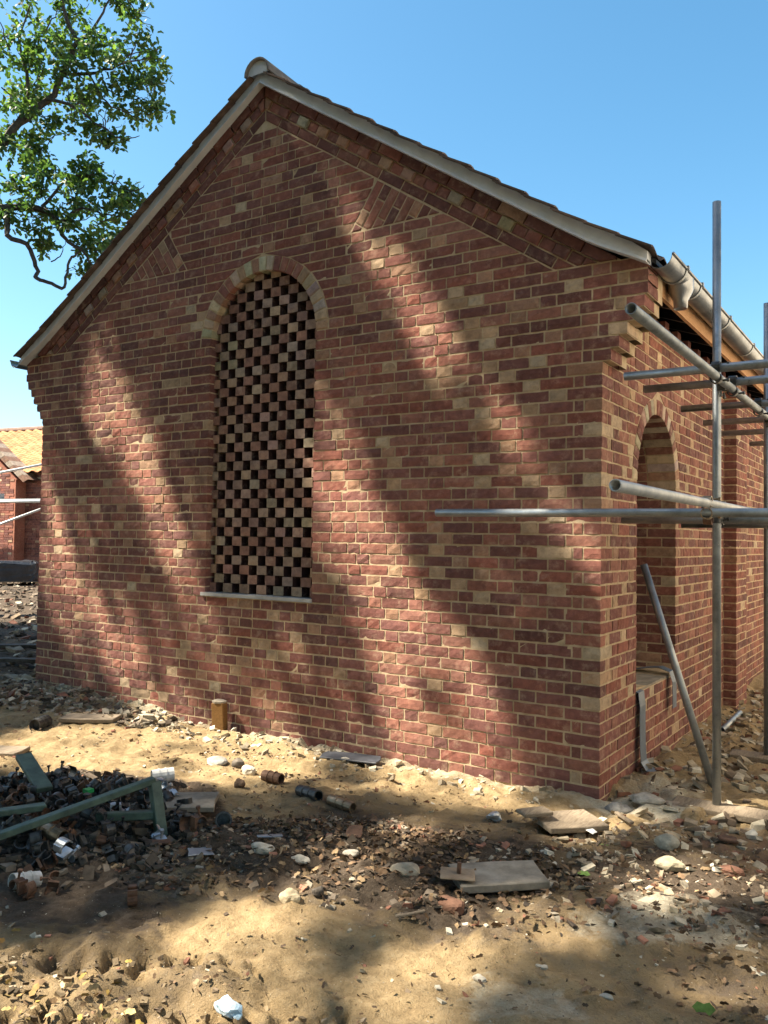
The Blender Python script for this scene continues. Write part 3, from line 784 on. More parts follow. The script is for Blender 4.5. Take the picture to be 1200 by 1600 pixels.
# clumps of the oak's lower right-hand boughs (centre, radius)
VD = np.array([_f.x, _f.y, _f.z]); VR = np.array([_r2.x, _r2.y, _r2.z]); VU = np.array([_u2.x, _u2.y, _u2.z])
OAK = np.array([-12.6, 2.2, 0.0])          # foot of the trunk, left of the picture
def oakpt(a, b, d=0.0):     # a to the right and b up from a point in the outer crown, d away
    base = np.array([-7.66, 3.71, 7.74]); return base + VR * a + VU * b + VD * d
clumps = [(-.75, 2.55, .0, .62), (-.35, 2.15, .4, .55), (-.85, 1.85, -.3, .6), (-.45, 1.45, .1, .55), (-.95, 1.2, .3, .5), (.05, 2.55, .2, .42), (.55, 2.75, .0, .38), (.9, 2.7, .3, .25), (1.15, 2.62, .1, .2),
    (.35, 1.95, -.2, .5), (.75, 1.85, .2, .5), (1.1, 1.75, .0, .45), (1.42, 1.85, .2, .32), (1.25, 1.35, .1, .42), (1.45, 1.2, -.1, .3), (.85, 1.25, .3, .45), (.4, 1.4, .1, .5), (1.05, .95, .2, .3), (1.3, .9, .1, .26),
    (.0, 1.1, .3, .5), (.3, .85, -.1, .42), (.6, .65, .2, .33), (.75, .42, .1, .24), (-.4, .95, .2, .45), (-.8, .65, .1, .42), (-.95, .25, .0, .4), (-.55, .35, .3, .32), (-.45, .05, .1, .28),
    (-.85, -.35, .0, .5), (-.5, -.35, .3, .42), (-.15, -.2, .1, .4), (.15, .0, .2, .4), (.0, -.55, .3, .45), (.35, -.35, .0, .48), (.7, -.35, .2, .42), (1.0, -.5, .1, .34), (.55, -.8, .3, .5), (.85, -.9, .0, .4), (.35, -1.2, .2, .42), (.6, -1.4, .1, .34), (.3, -1.6, .3, .25), (-.75, -.75, .2, .36), (-.95, -1.0, .1, .28), (-.55, -1.1, .2, .16), (-.3, -1.35, .2, .12), (.05, -1.0, .1, .22)]
cent = []
for a, b, d, r in clumps:
    for _ in range(int(10.5 * r ** 1.6) + 2):
        q = nrg.normal(size=3); q *= nrg.random() ** .4 / np.linalg.norm(q); sub = oakpt(a, b, d) + (VR * q[0] + VU * q[1] * .8 + VD * q[2] * 1.2) * r
        for _ in range(int(nrg.integers(3, 6))): cent.append(sub + nrg.normal(size=3) * np.array([.085, .085, .06]))
for _ in range(420):      # the rest of the crown, up and to the left
    q = nrg.normal(size=3); q *= nrg.random() ** .4 / np.linalg.norm(q)
    p = OAK + np.array([-1.5, .8, 12.5]) + q * np.array([4.2, 4.2, 3.6]); cent.append(p)
P, D, S = sprays(cent, 11, .11, .12)
V, F, cc = leaves(P, D, S, leaf_cols(len(P)))
oak = empty('oak_tree', tuple(OAK), 'leafy oak whose boughs hang into the upper left sky', 'tree')
mk('crown', V, F, MAT['leaf'], oak, cc)
mb = MB()
mb.path([OAK + np.array(v) for v in ((0, 0, -.3), (.1, 0, 2), (.0, .1, 4.5), (.3, .2, 7), (0, .5, 10), (-.6, .8, 13))], [.42, .34, .3, .26, .19, .08], 10)
def bough(pts, r0, r1):
    P = [np.array(q, float) for q in pts]; P = [2 * P[0] - P[1]] + P + [2 * P[-1] - P[-2]]; Q = []
    for i in range(1, len(P) - 2):
        for t in np.linspace(0, 1, 5)[:-1]:
            a, b, c, d = P[i - 1:i + 3]; Q.append(.5 * (2 * b + (c - a) * t + (2 * a - 5 * b + 4 * c - d) * t * t + (3 * b - a - 3 * c + d) * t ** 3) + nrg.normal(size=3) * .012)
    Q.append(P[-2]); mb.path(Q, list(np.linspace(r0, r1, len(Q))), 6)
T1 = OAK + np.array([.2, .2, 6.2]); T2 = OAK + np.array([.2, .2, 5.0])
j0 = oakpt(-1.05, .25); bough([T1, (T1 + j0) / 2 + np.array([0, 0, .25]), j0], .13, .08)
bough([j0, oakpt(-.75, .6), oakpt(-.3, 1.05, .1), oakpt(-.02, 1.45), oakpt(.15, 2.0, .1), oakpt(.0, 2.45), oakpt(-.15, 3.2)], .075, .02)
bough([oakpt(.1, 1.85), oakpt(.5, 2.3, .1), oakpt(.75, 2.65), oakpt(1.2, 2.95)], .03, .008)
bough([oakpt(-.02, 1.45), oakpt(.5, 1.5, .1), oakpt(1.0, 1.6), oakpt(1.45, 1.7)], .035, .008)
bough([oakpt(-.3, 1.05), oakpt(.2, .85), oakpt(.6, .55), oakpt(.95, .35), oakpt(1.25, .4)], .03, .006)
bough([oakpt(.4, 1.45), oakpt(.7, .95), oakpt(1.1, .75), oakpt(1.3, .62)], .018, .005)
bough([oakpt(.5, .6), oakpt(.62, .3), oakpt(.8, .12)], .012, .004)
bough([oakpt(-.75, .6), oakpt(-.6, 1.3), oakpt(-.75, 2.0), oakpt(-.5, 2.7)], .04, .01)
bough([oakpt(-.6, 1.9), oakpt(-.25, 2.25), oakpt(-.1, 2.5)], .02, .006)
j1 = oakpt(-1.1, -.8); bough([T2, (T2 + j1) / 2 + np.array([0, 0, .1]), j1], .12, .075)
bough([j1, oakpt(-.7, -.78), oakpt(-.35, -.8, .1), oakpt(-.1, -1.05), oakpt(.0, -1.3), oakpt(.3, -1.5), oakpt(.45, -1.75)], .065, .015)
bough([oakpt(-.95, -.85), oakpt(-.9, -1.3, -.1), oakpt(-.65, -1.4), oakpt(-.5, -1.75, .1), oakpt(-.45, -1.98), oakpt(-.2, -2.06), oakpt(.0, -2.1), oakpt(.05, -1.75), oakpt(.2, -1.55), oakpt(.3, -1.45)], .045, .016)
bough([oakpt(-.2, -1.7), oakpt(-.05, -1.55), oakpt(.02, -1.35)], .012, .005)
bough([oakpt(-.35, -.8), oakpt(-.1, -.45), oakpt(.3, -.25), oakpt(.9, -.4)], .03, .008)
bough([oakpt(-.05, -1.0), oakpt(.3, -.8), oakpt(.65, -.9), oakpt(.95, -.95)], .03, .008)
for _ in range(46):
    a, b, d, r = clumps[rng.randrange(len(clumps))]; p = oakpt(a, b, d); q = p + (VR * rng.uniform(-.5, .8) + VU * rng.uniform(-.5, .5) + VD * rng.uniform(-.4, .4)) * .6
    bough([p - (q - p) * .5, (p + q) / 2 + nrg.normal(size=3) * .05, q], .012, .004)
mb.build('trunk', MAT['bark'], oak)

LITG = [[(-1.87, 2.94), (-1.53, 2.87), (-1.33, 2.5), (-1.14, 2.11), (-0.93, 1.78), (-0.76, 1.46), (-0.56, 1.11), (-0.52, 0.77), (-0.75, 0.81), (-1.03, 1.3), (-1.28, 1.73), (-1.67, 2.18), (-2.07, 2.49), (-2.15, 2.76)],
[(-2.77, 1.92), (-2.51, 1.95), (-2.35, 1.56), (-2.02, 1.24), (-1.7, 0.97), (-1.32, 0.58), (-0.88, 0.3), (-0.44, 0.1), (-1.18, 0.03), (-1.86, 0.48), (-2.23, 0.8), (-2.74, 1.25)],
[(0.96, 3.77), (1.19, 3.62), (1.38, 3.36), (1.61, 3.02), (1.74, 2.66), (1.56, 2.67), (1.25, 3.15), (1.05, 3.48)],
[(0.54, 2.24), (0.8, 2.37), (1.11, 1.81), (1.44, 1.33), (1.69, 0.91), (1.91, 0.56), (2.16, -0.1), (1.2, -0.09), (1.27, 0.4), (1.08, 0.91), (0.76, 1.4), (0.49, 1.82)],
[(2.52, 1.79), (2.72, 1.64), (2.73, 1.37), (2.61, 1.4), (2.5, 1.66)],
[(2.13, 2.45), (2.26, 2.36), (2.48, 1.95), (2.54, 1.71), (2.4, 1.83), (2.2, 2.16)]]
LITF = [[(-1.4, -1.4), (-1.12, -0.68), (-0.88, 0.23), (0.09, 0.09), (0.7, -0.07), (1.03, -0.63), (0.73, -1.19), (0.33, -1.48), (-0.2, -1.53), (-0.85, -1.73)],
[(1.05, -0.02), (1.53, 0.32), (2.3, 0.04), (2.36, -0.42), (1.95, -0.6), (1.45, -0.55)],
[(1.93, -1.1), (2.09, -0.86), (2.41, -0.99), (2.41, -1.26), (2.12, -1.33)],
[(1.84, -1.72), (2.02, -1.49), (2.46, -1.69), (2.29, -1.89), (2.03, -1.86)],
[(2.06, -3.07), (1.88, -2.7), (1.86, -2.35), (2.09, -2.03), (2.38, -1.87), (2.45, -2.12), (2.22, -2.28), (2.38, -2.54), (2.65, -2.56), (2.79, -2.91), (2.36, -3.2)],
[(2.59, -1.95), (3.07, -1.5), (3.25, -1.82), (3.11, -2.12), (2.99, -2.33), (3.21, -2.62), (2.98, -2.78), (2.81, -2.4), (2.85, -2.16)],
[(3.12, -1.14), (3.35, -0.7), (3.73, -0.8), (3.66, -1.24), (3.46, -1.27), (3.31, -1.41)],
[(3.57, -1.82), (3.89, -1.37), (3.99, -1.83), (3.74, -1.96)],
[(1.41, -3.15), (1.73, -2.93), (2.09, -3.05), (2.44, -3.22), (2.02, -3.51)],
[(1.2, -2.69), (1.29, -2.6), (1.54, -2.75), (1.46, -2.84)],
[(2.82, -0.26), (2.95, 0.04), (3.1, -0.38), (2.91, -0.64)],
[(3.33, 0.46), (3.59, 0.57), (3.67, 0.02), (3.45, -0.01)],
[(2.51, -0.42), (2.73, -0.33), (2.88, -0.65), (2.7, -0.73)],
[(1.1, -2.43), (1.11, -2.33), (1.34, -2.48), (1.28, -2.56)]]
HALFG = [[(1.45, 3.2), (1.75, 3.1), (2.35, 2.3), (2.6, 1.7), (2.4, 1.7), (2.0, 2.2)], [(-2.75, 2.6), (-2.4, 2.6), (-1.9, 1.9), (-.9, .9), (-.6, .1), (-1.9, .1), (-2.75, 1.0)], [(.6, 1.6), (2.0, 1.2), (2.5, .2), (2.4, -.1), (.9, -.1)], [(-.5, .9), (.6, .9), (.9, .1), (-.4, .1)]]
# Unseen trees; crown leaves are left out so sun falls inside lit outlines.
def lands(P):
    """where the shadow of each point falls: lit gaps (True) or shade"""
    t = np.where(P[:, 1] < 0, np.maximum(0, (0 - P[:, 1]) / (-SUN[1])), 1e9)   # distance to the gable plane
    G = P - SUN * t[:, None]; onwall = (G[:, 2] > 0) & (np.abs(G[:, 0]) < 2.9) & (G[:, 2] < 5) & (t < 1e8)
    F_ = P - SUN * (P[:, 2] / SUN[2])[:, None]
    lit = np.zeros(len(P), bool)
    wob = .06
    jr = np.random.default_rng(6); jx = jr.normal(size=len(P)) * wob; jy = jr.normal(size=len(P)) * wob
    half = np.random.default_rng(5).random(len(P)) < .42
    def grow(pl, k):
        c = np.mean(pl, 0); return [tuple(c + (np.array(q) - c) * k) for q in pl]
    for pl in LITG: lit |= half & onwall & inpoly(G[:, 0] + jx, G[:, 2] + jy, grow(pl, 1.35))
    for pl in LITF: lit |= half & ~onwall & inpoly(F_[:, 0] + jx, F_[:, 1] + jy, grow(pl, 1.25))
    for pl in HALFG: lit |= half & onwall & inpoly(G[:, 0] + jx, G[:, 2] + jy, pl)
    for pl in LITG: lit |= onwall & inpoly(G[:, 0] + jx, G[:, 2] + jy, pl)
    for pl in LITF: lit |= ~onwall & inpoly(F_[:, 0] + jx, F_[:, 1] + jy, pl)
    return lit, onwall, G, F_
def shade_tree(foot, n, zlo, zhi, label, region, lsize=(.11, .19)):
    """crown above the given shaded ground: leaves on twigs from zlo to zhi, trunk and boughs"""
    # sample points over the wall and yard, go up towards the sun to a height in the crown
    u = nrg.random((n, 3)); (x0, x1, y0, y1) = region
    P = np.stack([x0 + u[:, 0] * (x1 - x0), y0 + u[:, 1] * (y1 - y0), zlo + (zhi - zlo) * u[:, 2]], -1)
    # thin the crown towards its edge and in random hollows
    cx, cy = (x0 + x1) / 2, (y0 + y1) / 2
    e = (np.abs((P[:, 0] - cx) / (x1 - x0) * 2) ** 4 + np.abs((P[:, 1] - cy) / (y1 - y0) * 2) ** 4) ** .25
    keep = e < 1.02 + .25 * fbm(P[:, 0] * .9, P[:, 1] * .9, 3, P[:, 2] * .9)
    P = P[keep]; lit, onw, G, F_ = lands(P)
    for dx, dz in ((.09, 0), (-.09, 0), (0, .09), (0, -.09)): lit |= lands(P + np.array([dx, 0, dz]))[0] | lands(P + np.array([0, dx, dz]))[0]
    cl = np.clip(.86 + 1.1 * fbm(P[:, 0] * 1.7, P[:, 1] * 1.7, 3, P[:, 2] * 1.2), .25, 1)
    P = P[(~lit | (nrg.random(len(P)) < .015)) & (nrg.random(len(P)) < cl)]  # drops leaves whose shadow would cover a wanted sun patch
    d = nrg.normal(size=P.shape); V, F, cc = leaves(P, d, nrg.uniform(*lsize, len(P)), leaf_cols(len(P)), True)
    t = empty('shade_tree', foot, label, 'tree', None)
    mk('crown', V, F, MAT['leaf'], t, cc)
    mb = MB(); f = np.array(foot); c = np.array([cx, cy, (zlo + zhi) / 2]); mid = f * .55 + np.array([c[0], c[1], 0]) * .45 + np.array([0, 0, zlo * .72])
    mb.path([f - (0, 0, .3), f * .8 + mid * .2 + np.array([0, 0, .4]), mid * .7 + f * .3 + (0, 0, .5), mid], [.38, .3, .24, .17], 10)
    for i in range(16):
        a = i * 2.4; q = c + np.array([math.cos(a) * (x1 - x0) * .36, math.sin(a) * (y1 - y0) * .36, rng.uniform(-.4, .6)])
        L_, _, _, _ = lands(np.array([q]))
        mb.path([mid, mid * .6 + q * .4 + (0, 0, .3), mid * .25 + q * .75, q], [.05, .035, .022, .008], 5)
    mb.build('trunk', MAT['bark'], t)
    return t
shade_tree((-14.5, -9.5, 0), 135000, 15.0, 17.4, 'tall unseen tree left of the yard, crown gaps shaped to dapple the gable and ground', (-19.5, -3.7, -14.2, -2.4), (.15, .25))
shade_tree((-4.0, -12.5, 0), 34000, 2.6, 12.5, 'added unseen tree behind the viewer to the left, blocking sky from the gable', (-13, 0, -17, -7.4), (.22, .4))  # this tree and the next are added to darken the gable
shade_tree((6.0, -12.5, 0), 30000, 2.6, 12.5, 'added unseen tree behind the viewer to the right, blocking sky from the gable', (-1, 10, -17, -7.4), (.22, .4))
# added barn out of view on the right, reflecting sunlight onto the side wall
barn = empty('bounce_barn', (8.2, 6.5, 0), 'added pale barn out of view to the right, bouncing sunlight onto the side wall', 'barn')
m_ = MB(); m_.box(6.4, 10.4, -2.5, 14, -.2, 5.4); m_.build('wall', MAT['bounce_coat'], barn)
m_ = MB(); m_.add([(6.25, -2.8, 5.35), (6.25, 14.3, 5.35), (8.4, 14.3, 7.0), (8.4, -2.8, 7.0), (10.55, -2.8, 5.35), (10.55, 14.3, 5.35)], [(0, 3, 2, 1), (3, 4, 5, 2), (0, 4, 3), (1, 2, 5), (0, 1, 5, 4)]); m_.build('roof', MAT['black'], barn)
for yy in (9.0, 11.5):
    m_ = MB(); m_.box(6.36, 6.42, yy, yy + 1.1, 1.0, 2.2); o = m_.build('window', MAT['board'], barn)
    m_ = MB(); m_.box(6.34, 6.355, yy + .08, yy + 1.02, 1.08, 2.12); m_.build('pane', MAT['slate'], o)

# ------------------------------------------------------------------ scaffold round the right-hand corner
R0 = .0242
def tube(name, a, b, label, mat='steel', group='scaffold tubes at the right corner', cat='scaffold tube', r=R0, hollow=.005):
    m_ = MB(); m_.tube(a, b, r, 18, hollow=hollow); o = m_.build(name, MAT[mat], None, center=True)
    for p in o.data.polygons: p.use_smooth = len(p.vertices) == 4
    return tag(o, label, cat, group)
PXA, PYA = 3.34, .204
tube('scaffold_standard', (PXA, PYA, .03), (PXA - .01, PYA, 3.54), 'grey upright scaffold pole standing on a board near the corner')
tube('scaffold_standard', (3.385, 1.70, .0), (3.38, 1.70, 3.3), 'dark upright scaffold pole at the right edge, farther along the wall')
tube('scaffold_ledger', (3.392, -1.86, 1.742), (3.392, 7.0, 1.76), 'pale scaffold tube at chest height pointing its open end at the viewer', 'white_tube')
tube('scaffold_ledger', (3.392, -1.68, 2.447), (3.392, 7.0, 2.47), 'long grey scaffold tube under the eaves with its open end towards the viewer')
tube('scaffold_transom', (1.775, -.33, 1.700), (4.6, -.30, 1.69), 'long scaffold tube crossing level in front of the gable corner')
lows = [((2.765, .262, 1.674), 'scaffold tube just below the long one, ending at the corner of the wall'), ((2.80, 1.62, 1.675), 'short low scaffold tube beyond the upright pole')]
for a, l in lows: tube('scaffold_transom', a, (4.5, a[1], a[2]), l)
for i, (y, x) in enumerate(((-.10, 2.885), (.36, 2.87), (1.26, 2.88), (2.06, 2.86), (2.8, 2.85), (3.7, 2.93), (4.7, 2.9), (5.6, 2.9))):
    tube('scaffold_transom', (x, y, 2.497), (4.4, y + .02, 2.50), 'upper scaffold cross tube, %s of those under the eaves counted from the gable' % ['first', 'second', 'third', 'fourth', 'fifth', 'sixth', 'seventh', 'eighth'][i])
tube('scaffold_brace', (3.43, 2.3, 1.60), (3.44, 4.4, .1), 'sloping scaffold brace tube low at the right edge')
tube('leaning_tube', (2.748, .80, 1.385), (3.235, .66, -.01), 'steel tube leaning from the arched opening to the foot of the pole', group=None)
tube('fallen_tube', (2.93, 2.45, gz(2.93, 2.45) + .03), (2.90, 3.4, gz(2.9, 3.4) + .04), 'grey tube lying on rubble along the side wall', group=None)
# boards under the uprights
def board(name, c, L, W, H, rz, label, mat='board', cat='board', tilt=(0, 0), group=None):
    m_ = MB(); n = 6; V = []
    for i in range(n + 1):
        x = -L / 2 + L * i / n; w = W / 2 + rng.uniform(-.003, .003); h = rng.uniform(-.002, .002)
        V += [(x, -w, 0), (x, w, 0), (x, w, H + h), (x, -w, H + h)]
    F = [(i * 4 + q, i * 4 + (q + 1) % 4, (i + 1) * 4 + (q + 1) % 4, (i + 1) * 4 + q) for i in range(n) for q in range(4)] + [(0, 3, 2, 1), (n * 4, n * 4 + 1, n * 4 + 2, n * 4 + 3)]
    m_.add(V, F); o = m_.build(name, MAT[mat]); o.location = c; o.rotation_euler = (tilt[0], tilt[1], rz)
    md = o.modifiers.new('bevel', 'BEVEL'); md.width = min(.006, H * .2); md.segments = 2
    return tag(o, label, cat, group)
board('sole_board', (3.42, .17, gz(3.42, .17) + .0), .62, .19, .038, .03, 'timber sole board under the upright scaffold pole')
board('sole_board', (3.42, 1.66, gz(3.42, 1.66) + .0), .55, .19, .036, .05, 'timber sole board under the farther scaffold pole')
board('scaffold_board', (3.68, 3.6, 2.525), 1.9, .22, .038, math.pi / 2, 'scaffold plank lying on the upper cross tubes')
# couplers on the tubes
def coupler(loc, rot, label, mat='fit', scale=1.0, group='couplers holding the scaffold'):
    t = empty('scaffold_coupler', loc, label, 'coupler', group); t.rotation_euler = rot; t.scale = (scale,) * 3
    for s, ax in ((-1, 0), (1, 1)):
        m_ = MB(); n = 12; V = []
        for w in (-.022, .022):
            for r in (.0258, .0315):
                for k in range(n + 1):
                    a = math.radians(-150 + 300 * k / n) + (math.pi / 2 * s)
                    p = (r * math.cos(a), r * math.sin(a) + s * .031, w)
                    V.append(p if ax == 0 else (p[2], p[1], p[0]))
        m = n + 1; F = []
        for k in range(n): F += [(k, k + 1, 2 * m + k + 1, 2 * m + k), (m + k + 1, m + k, 3 * m + k, 3 * m + k + 1), (k + 1, k, m + k, m + k + 1), (2 * m + k, 2 * m + k + 1, 3 * m + k + 1, 3 * m + k)]
        m_.add(V, F); b = m_.build('clamp_band', MAT[mat]); b.parent = t
        m_ = MB(); q = (.052, s * .045, 0); m_.tube((q[0] - .02, q[1], -.004), (q[0] + .012, q[1], .004), .006, 8); m_.tube((q[0] + .004, q[1], 0), (q[0] + .016, q[1], .001), .011, 6); b = m_.build('bolt', MAT[mat]); b.parent = t
    return t
h = math.pi / 2
coupler((3.392, -.315, 1.721), (h, 0, 0), 'coupler with a brass-coloured bolt joining pale tube to the long level one', 'brass')
coupler((3.366, .204, 1.748), (0, h, 0), 'coupler fixing the pale tube to the upright pole')
coupler((3.366, .204, 2.45), (0, h, 0), 'coupler fixing the upper long tube to the upright pole')
coupler((3.34, .233, 1.674), (0, 0, 0), 'coupler fixing the low cross tube to the upright pole')
coupler((3.392, .36, 2.472), (h, 0, 0), 'coupler under the second upper cross tube')
coupler((3.392, 1.26, 2.472), (h, 0, 0), 'coupler under the third upper cross tube')
for yy, nm in ((-.10, 'first'), (2.06, 'fourth'), (2.8, 'fifth'), (3.7, 'sixth')): coupler((3.392, yy, 2.472), (h, 0, 0), 'coupler under the %s upper cross tube' % nm)
coupler((3.385, 1.66, 1.70), (0, 0, 0), 'coupler fixing the short low tube to the farther pole')
coupler((3.41, 1.70, 1.75), (0, h, 0), 'coupler fixing the pale tube to the farther pole')
coupler((3.34, -.05, 1.70), (h, 0, h), 'dark coupler on the long level tube beside the upright pole', 'fitrust')
coupler((3.392, 1.70, 2.45), (0, h, 0), 'coupler fixing the upper long tube to the farther pole')

# damp-proof strips hanging out of the arched opening
def strap(name, pts, w, label, wd=(0, 1, 0)):
    m_ = MB(); V = []; wd = Vector(wd); rs = [i for i in range(len(pts))]
    P = [Vector(p) for p in pts]; Q = []
    for i in range(len(P) - 1):
        for f in (0, .34, .67): Q.append(P[i].lerp(P[i + 1], f))
    Q.append(P[-1])
    for i, p in enumerate(Q):
        d = (Q[min(i + 1, len(Q) - 1)] - Q[max(0, i - 1)]).normalized(); nn = d.cross(wd).normalized() * .0015
        for s_, t_ in ((-1, -1), (1, -1), (1, 1), (-1, 1)): V.append(p + wd * (w / 2 * s_) + nn * t_)
    n = len(Q); F = [(i * 4 + q, i * 4 + (q + 1) % 4, (i + 1) * 4 + (q + 1) % 4, (i + 1) * 4 + q) for i in range(n - 1) for q in range(4)] + [(3, 2, 1, 0), (n * 4 - 4, n * 4 - 3, n * 4 - 2, n * 4 - 1)]
    m_.add(V, F); o = m_.build(name, MAT['dpc'], None, center=True, smooth=False); return tag(o, label, 'strip', None)
strap('damp_proof_strip', [(2.45, .80, .548), (2.66, .80, .55), (2.735, .80, .53), (2.748, .795, .44), (2.75, .79, .3), (2.755, .78, .17), (2.765, .77, .08), (2.80, .76, .035), (2.86, .75, .02)], .13, 'blue-grey damp strip hanging from the opening down to the ground', (0, 1, 0))
strap('damp_proof_strip', [(2.42, 1.6, .552), (2.55, 1.6, .585), (2.66, 1.58, .60), (2.74, 1.57, .575), (2.765, 1.565, .50), (2.768, 1.56, .40), (2.768, 1.56, .31)], .11, 'dark damp strip draped over the far end of the opening sill', (0, 1, 0))

# ------------------------------------------------------------------ far left: other building, scaffold, pallet
far = empty('far_brick_house', (-22.0, 12.2, 0), 'sunlit brick house with orange pantiles beyond the left edge of the gable', 'house')
far.rotation_euler.z = math.radians(8); far.scale = (1.75, 1, 1.1)
bpy.context.view_layer.update()
def fpart(name, m_, mat, parent=far, **k):
    o = mk(name, m_.v, m_.f, MAT[mat], None, m_.c if m_.c else None, **k); o.parent = parent; return o
m_ = MB(); m_.box(-6, 8, .3, .6, -.3, 3.3, (.30, .13, .085)); fw = fpart('wall', m_, 'brick')
fb = MB()
for k in range(44):
    x = -6 + (k % 2) * .11
    while x < 8:
        w = .225 if rng.random() < .6 else .11
        if x > -1.5 and x < 2.6: fb.box(x, x + w - .01, .285, .3, k * .075, k * .075 + .064, brick_col(w < .2))
        x += w
fpart('brick_courses', fb, 'brick', far, kind='stuff')
m_ = MB(); m_.box(-6, 8, .45, .47, 3.2, 3.3); V = [(-6, .0, 3.25), (8, .0, 3.25), (8, 3.0, 5.0), (-6, 3.0, 5.0), (-6, 6.0, 3.25), (8, 6.0, 3.25)]; m_.add(V, [(0, 1, 2, 3), (3, 2, 5, 4)]); fr = fpart('roof', m_, 'black')
ft = MB(); slf = math.atan2(1.75, 3.0)
for r in range(14):
    for c_ in range(24):
        x0 = -2.4 + c_ * .25; d = r * .25; V = []
        for dd, lf in ((0, 0.03), (.29, .008)):
            for i in range(6):
                f = i / 5; V.append((x0 + f * .255, -.06 + (d + dd) * math.cos(slf), 3.26 + (d + dd) * math.sin(slf) + .03 * math.sin(f * 6.28) + .035 + (lf - .02)))
        v = rng.uniform(.75, 1.2); ft.add(V + [(V[i][0], V[i][1], V[i][2] - .02) for i in range(6)], [(i, i + 1, 7 + i, 6 + i) for i in range(5)] + [(12 + i, 13 + i, i + 1, i) for i in range(5)], (.46 * v, .22 * v, .10 * v))
fpart('roof_tiles', ft, 'tile', far, kind='stuff')
for i in range(14): 
    m_ = MB(); n = 8; V = [(x, 3.0 + .14 * math.cos(math.pi * k / n), 5.02 + .13 * math.sin(math.pi * k / n)) for x in (-2.4 + i * .45, -2.4 + i * .45 + .46) for k in range(n + 1)]
    m_.add(V, [(k, k + 1, n + 2 + k, n + 1 + k) for k in range(n)], (.2, .13, .1)); fpart('ridge_tile', m_, 'tile')
# gabled wing in front, its verge coming down to the right
m_ = MB(); gp = [(-8, 3.1), (.62, 3.1), (-1.9, 6.1), (-8, 6.1)]
wing = MB(); wing.add([(x, -.15, z) for x, z in ((-8, -.3), (.3, -.3), (.3, 3.05), (-2.1, 5.9), (-8, 5.9))] + [(x, .28, z) for x, z in ((-8, -.3), (.3, -.3), (.3, 3.05), (-2.1, 5.9), (-8, 5.9))], [(0, 1, 2, 3, 4), (1, 6, 7, 2), (2, 7, 8, 3)], (.36, .15, .10))
fpart('wing_wall', wing, 'brick')
fb = MB()
for k in range(66):
    x = -2.2 + (k % 2) * .11; z = 0.3 + k * .075
    while x < .3:
        w = .225 if rng.random() < .6 else .11
        lim = .3 if z < 3.0 else .3 - (z - 2.98) * .84
        if x + w < lim: fb.box(x, x + w - .01, -.162, -.15, z, z + .064, tuple(q * 1.25 for q in brick_col(w < .2)))
        x += w
fpart('wing_brick_courses', fb, 'brick', far, kind='stuff')
vb = MB()
for i in range(22):
    f0 = i / 22; x = .55 - 2.75 * f0; z = 2.95 + 3.25 * f0; vb.add([(x, -.24, z), (x - .14, -.24, z + .165), (x - .02, -.24, z + .25), (x + .12, -.24, z + .085), (x, .3, z), (x - .14, .3, z + .165), (x - .02, .3, z + .25), (x + .12, .3, z + .085)], [(3, 2, 1, 0), (3, 7, 6, 2), (0, 1, 5, 4)], (.34, .28, .22) if i % 2 else (.22, .13, .09))
fpart('verge_tiles', vb, 'tile', far, kind='stuff')
FM = Matrix.Translation(far.location) @ Matrix.Rotation(math.radians(8), 4, 'Z') @ Matrix.Diagonal((1.75, 1, 1.1, 1))
def fw_(x, y, z): return FM @ Vector((x, y, z))
for i, (a, b, l) in enumerate((((-.35, -1.1, 0), (-.35, -1.1, 3.4), 'pale upright scaffold pole in front of the far house'), ((-3.5, -1.15, 2.4), (2.2, -1.15, 3.5), 'pale sloping scaffold tube across the far house'),
        ((-3.0, -1.1, .1), (2.0, -1.1, 2.3), 'pale diagonal scaffold brace low before the far house'), ((-3.5, -1.05, 2.30), (2.2, -1.05, 2.33), 'pale level scaffold tube carrying the far platform'))):
    m_ = MB(); m_.tube(fw_(*a), fw_(*b), .04, 8); tag(m_.build('far_scaffold_tube', MAT['white_tube'], None, center=True, smooth=True), l, 'scaffold tube', 'scaffold tubes at the far house')
m_ = MB(); m_.box(-3.5, 2.2, -1.0, -.7, 2.36, 2.41); o = m_.build('scaffold_platform', MAT['white_tube']); o.matrix_world = FM; tag(o, 'pale plank platform on the far scaffold', 'platform')
for i in range(7):
    m_ = MB(); m_.box(-.15, .15, -.1, .1, 0, .18); o = m_.build('brick_stack', MAT['fitrust']); p = fw_(-1.6 + i * .32, -.85, 2.415); o.location = p; o.rotation_euler.z = math.radians(8) + rng.uniform(-.2, .2); o.data.materials[0] = MAT['stone']
    a_ = o.data.attributes.new('bcol', 'FLOAT_COLOR', 'POINT'); cc_ = (.30, .12, .08, 1) if i < 4 else (.5, .47, .42, 1)
    a_.data.foreach_set('color', list(cc_) * 8); tag(o, 'red brick stack on the far scaffold platform' if i < 4 else 'pale block lying on the far scaffold platform', 'bricks', 'loads on the far platform')
m_ = MB(); m_.box(-1.15, -.95, -1.3, -1.25, .3, 2.2); o = m_.build('upright_plank', MAT['fascia']); o.matrix_world = FM; tag(o, 'orange timber plank upright against the far house', 'plank')
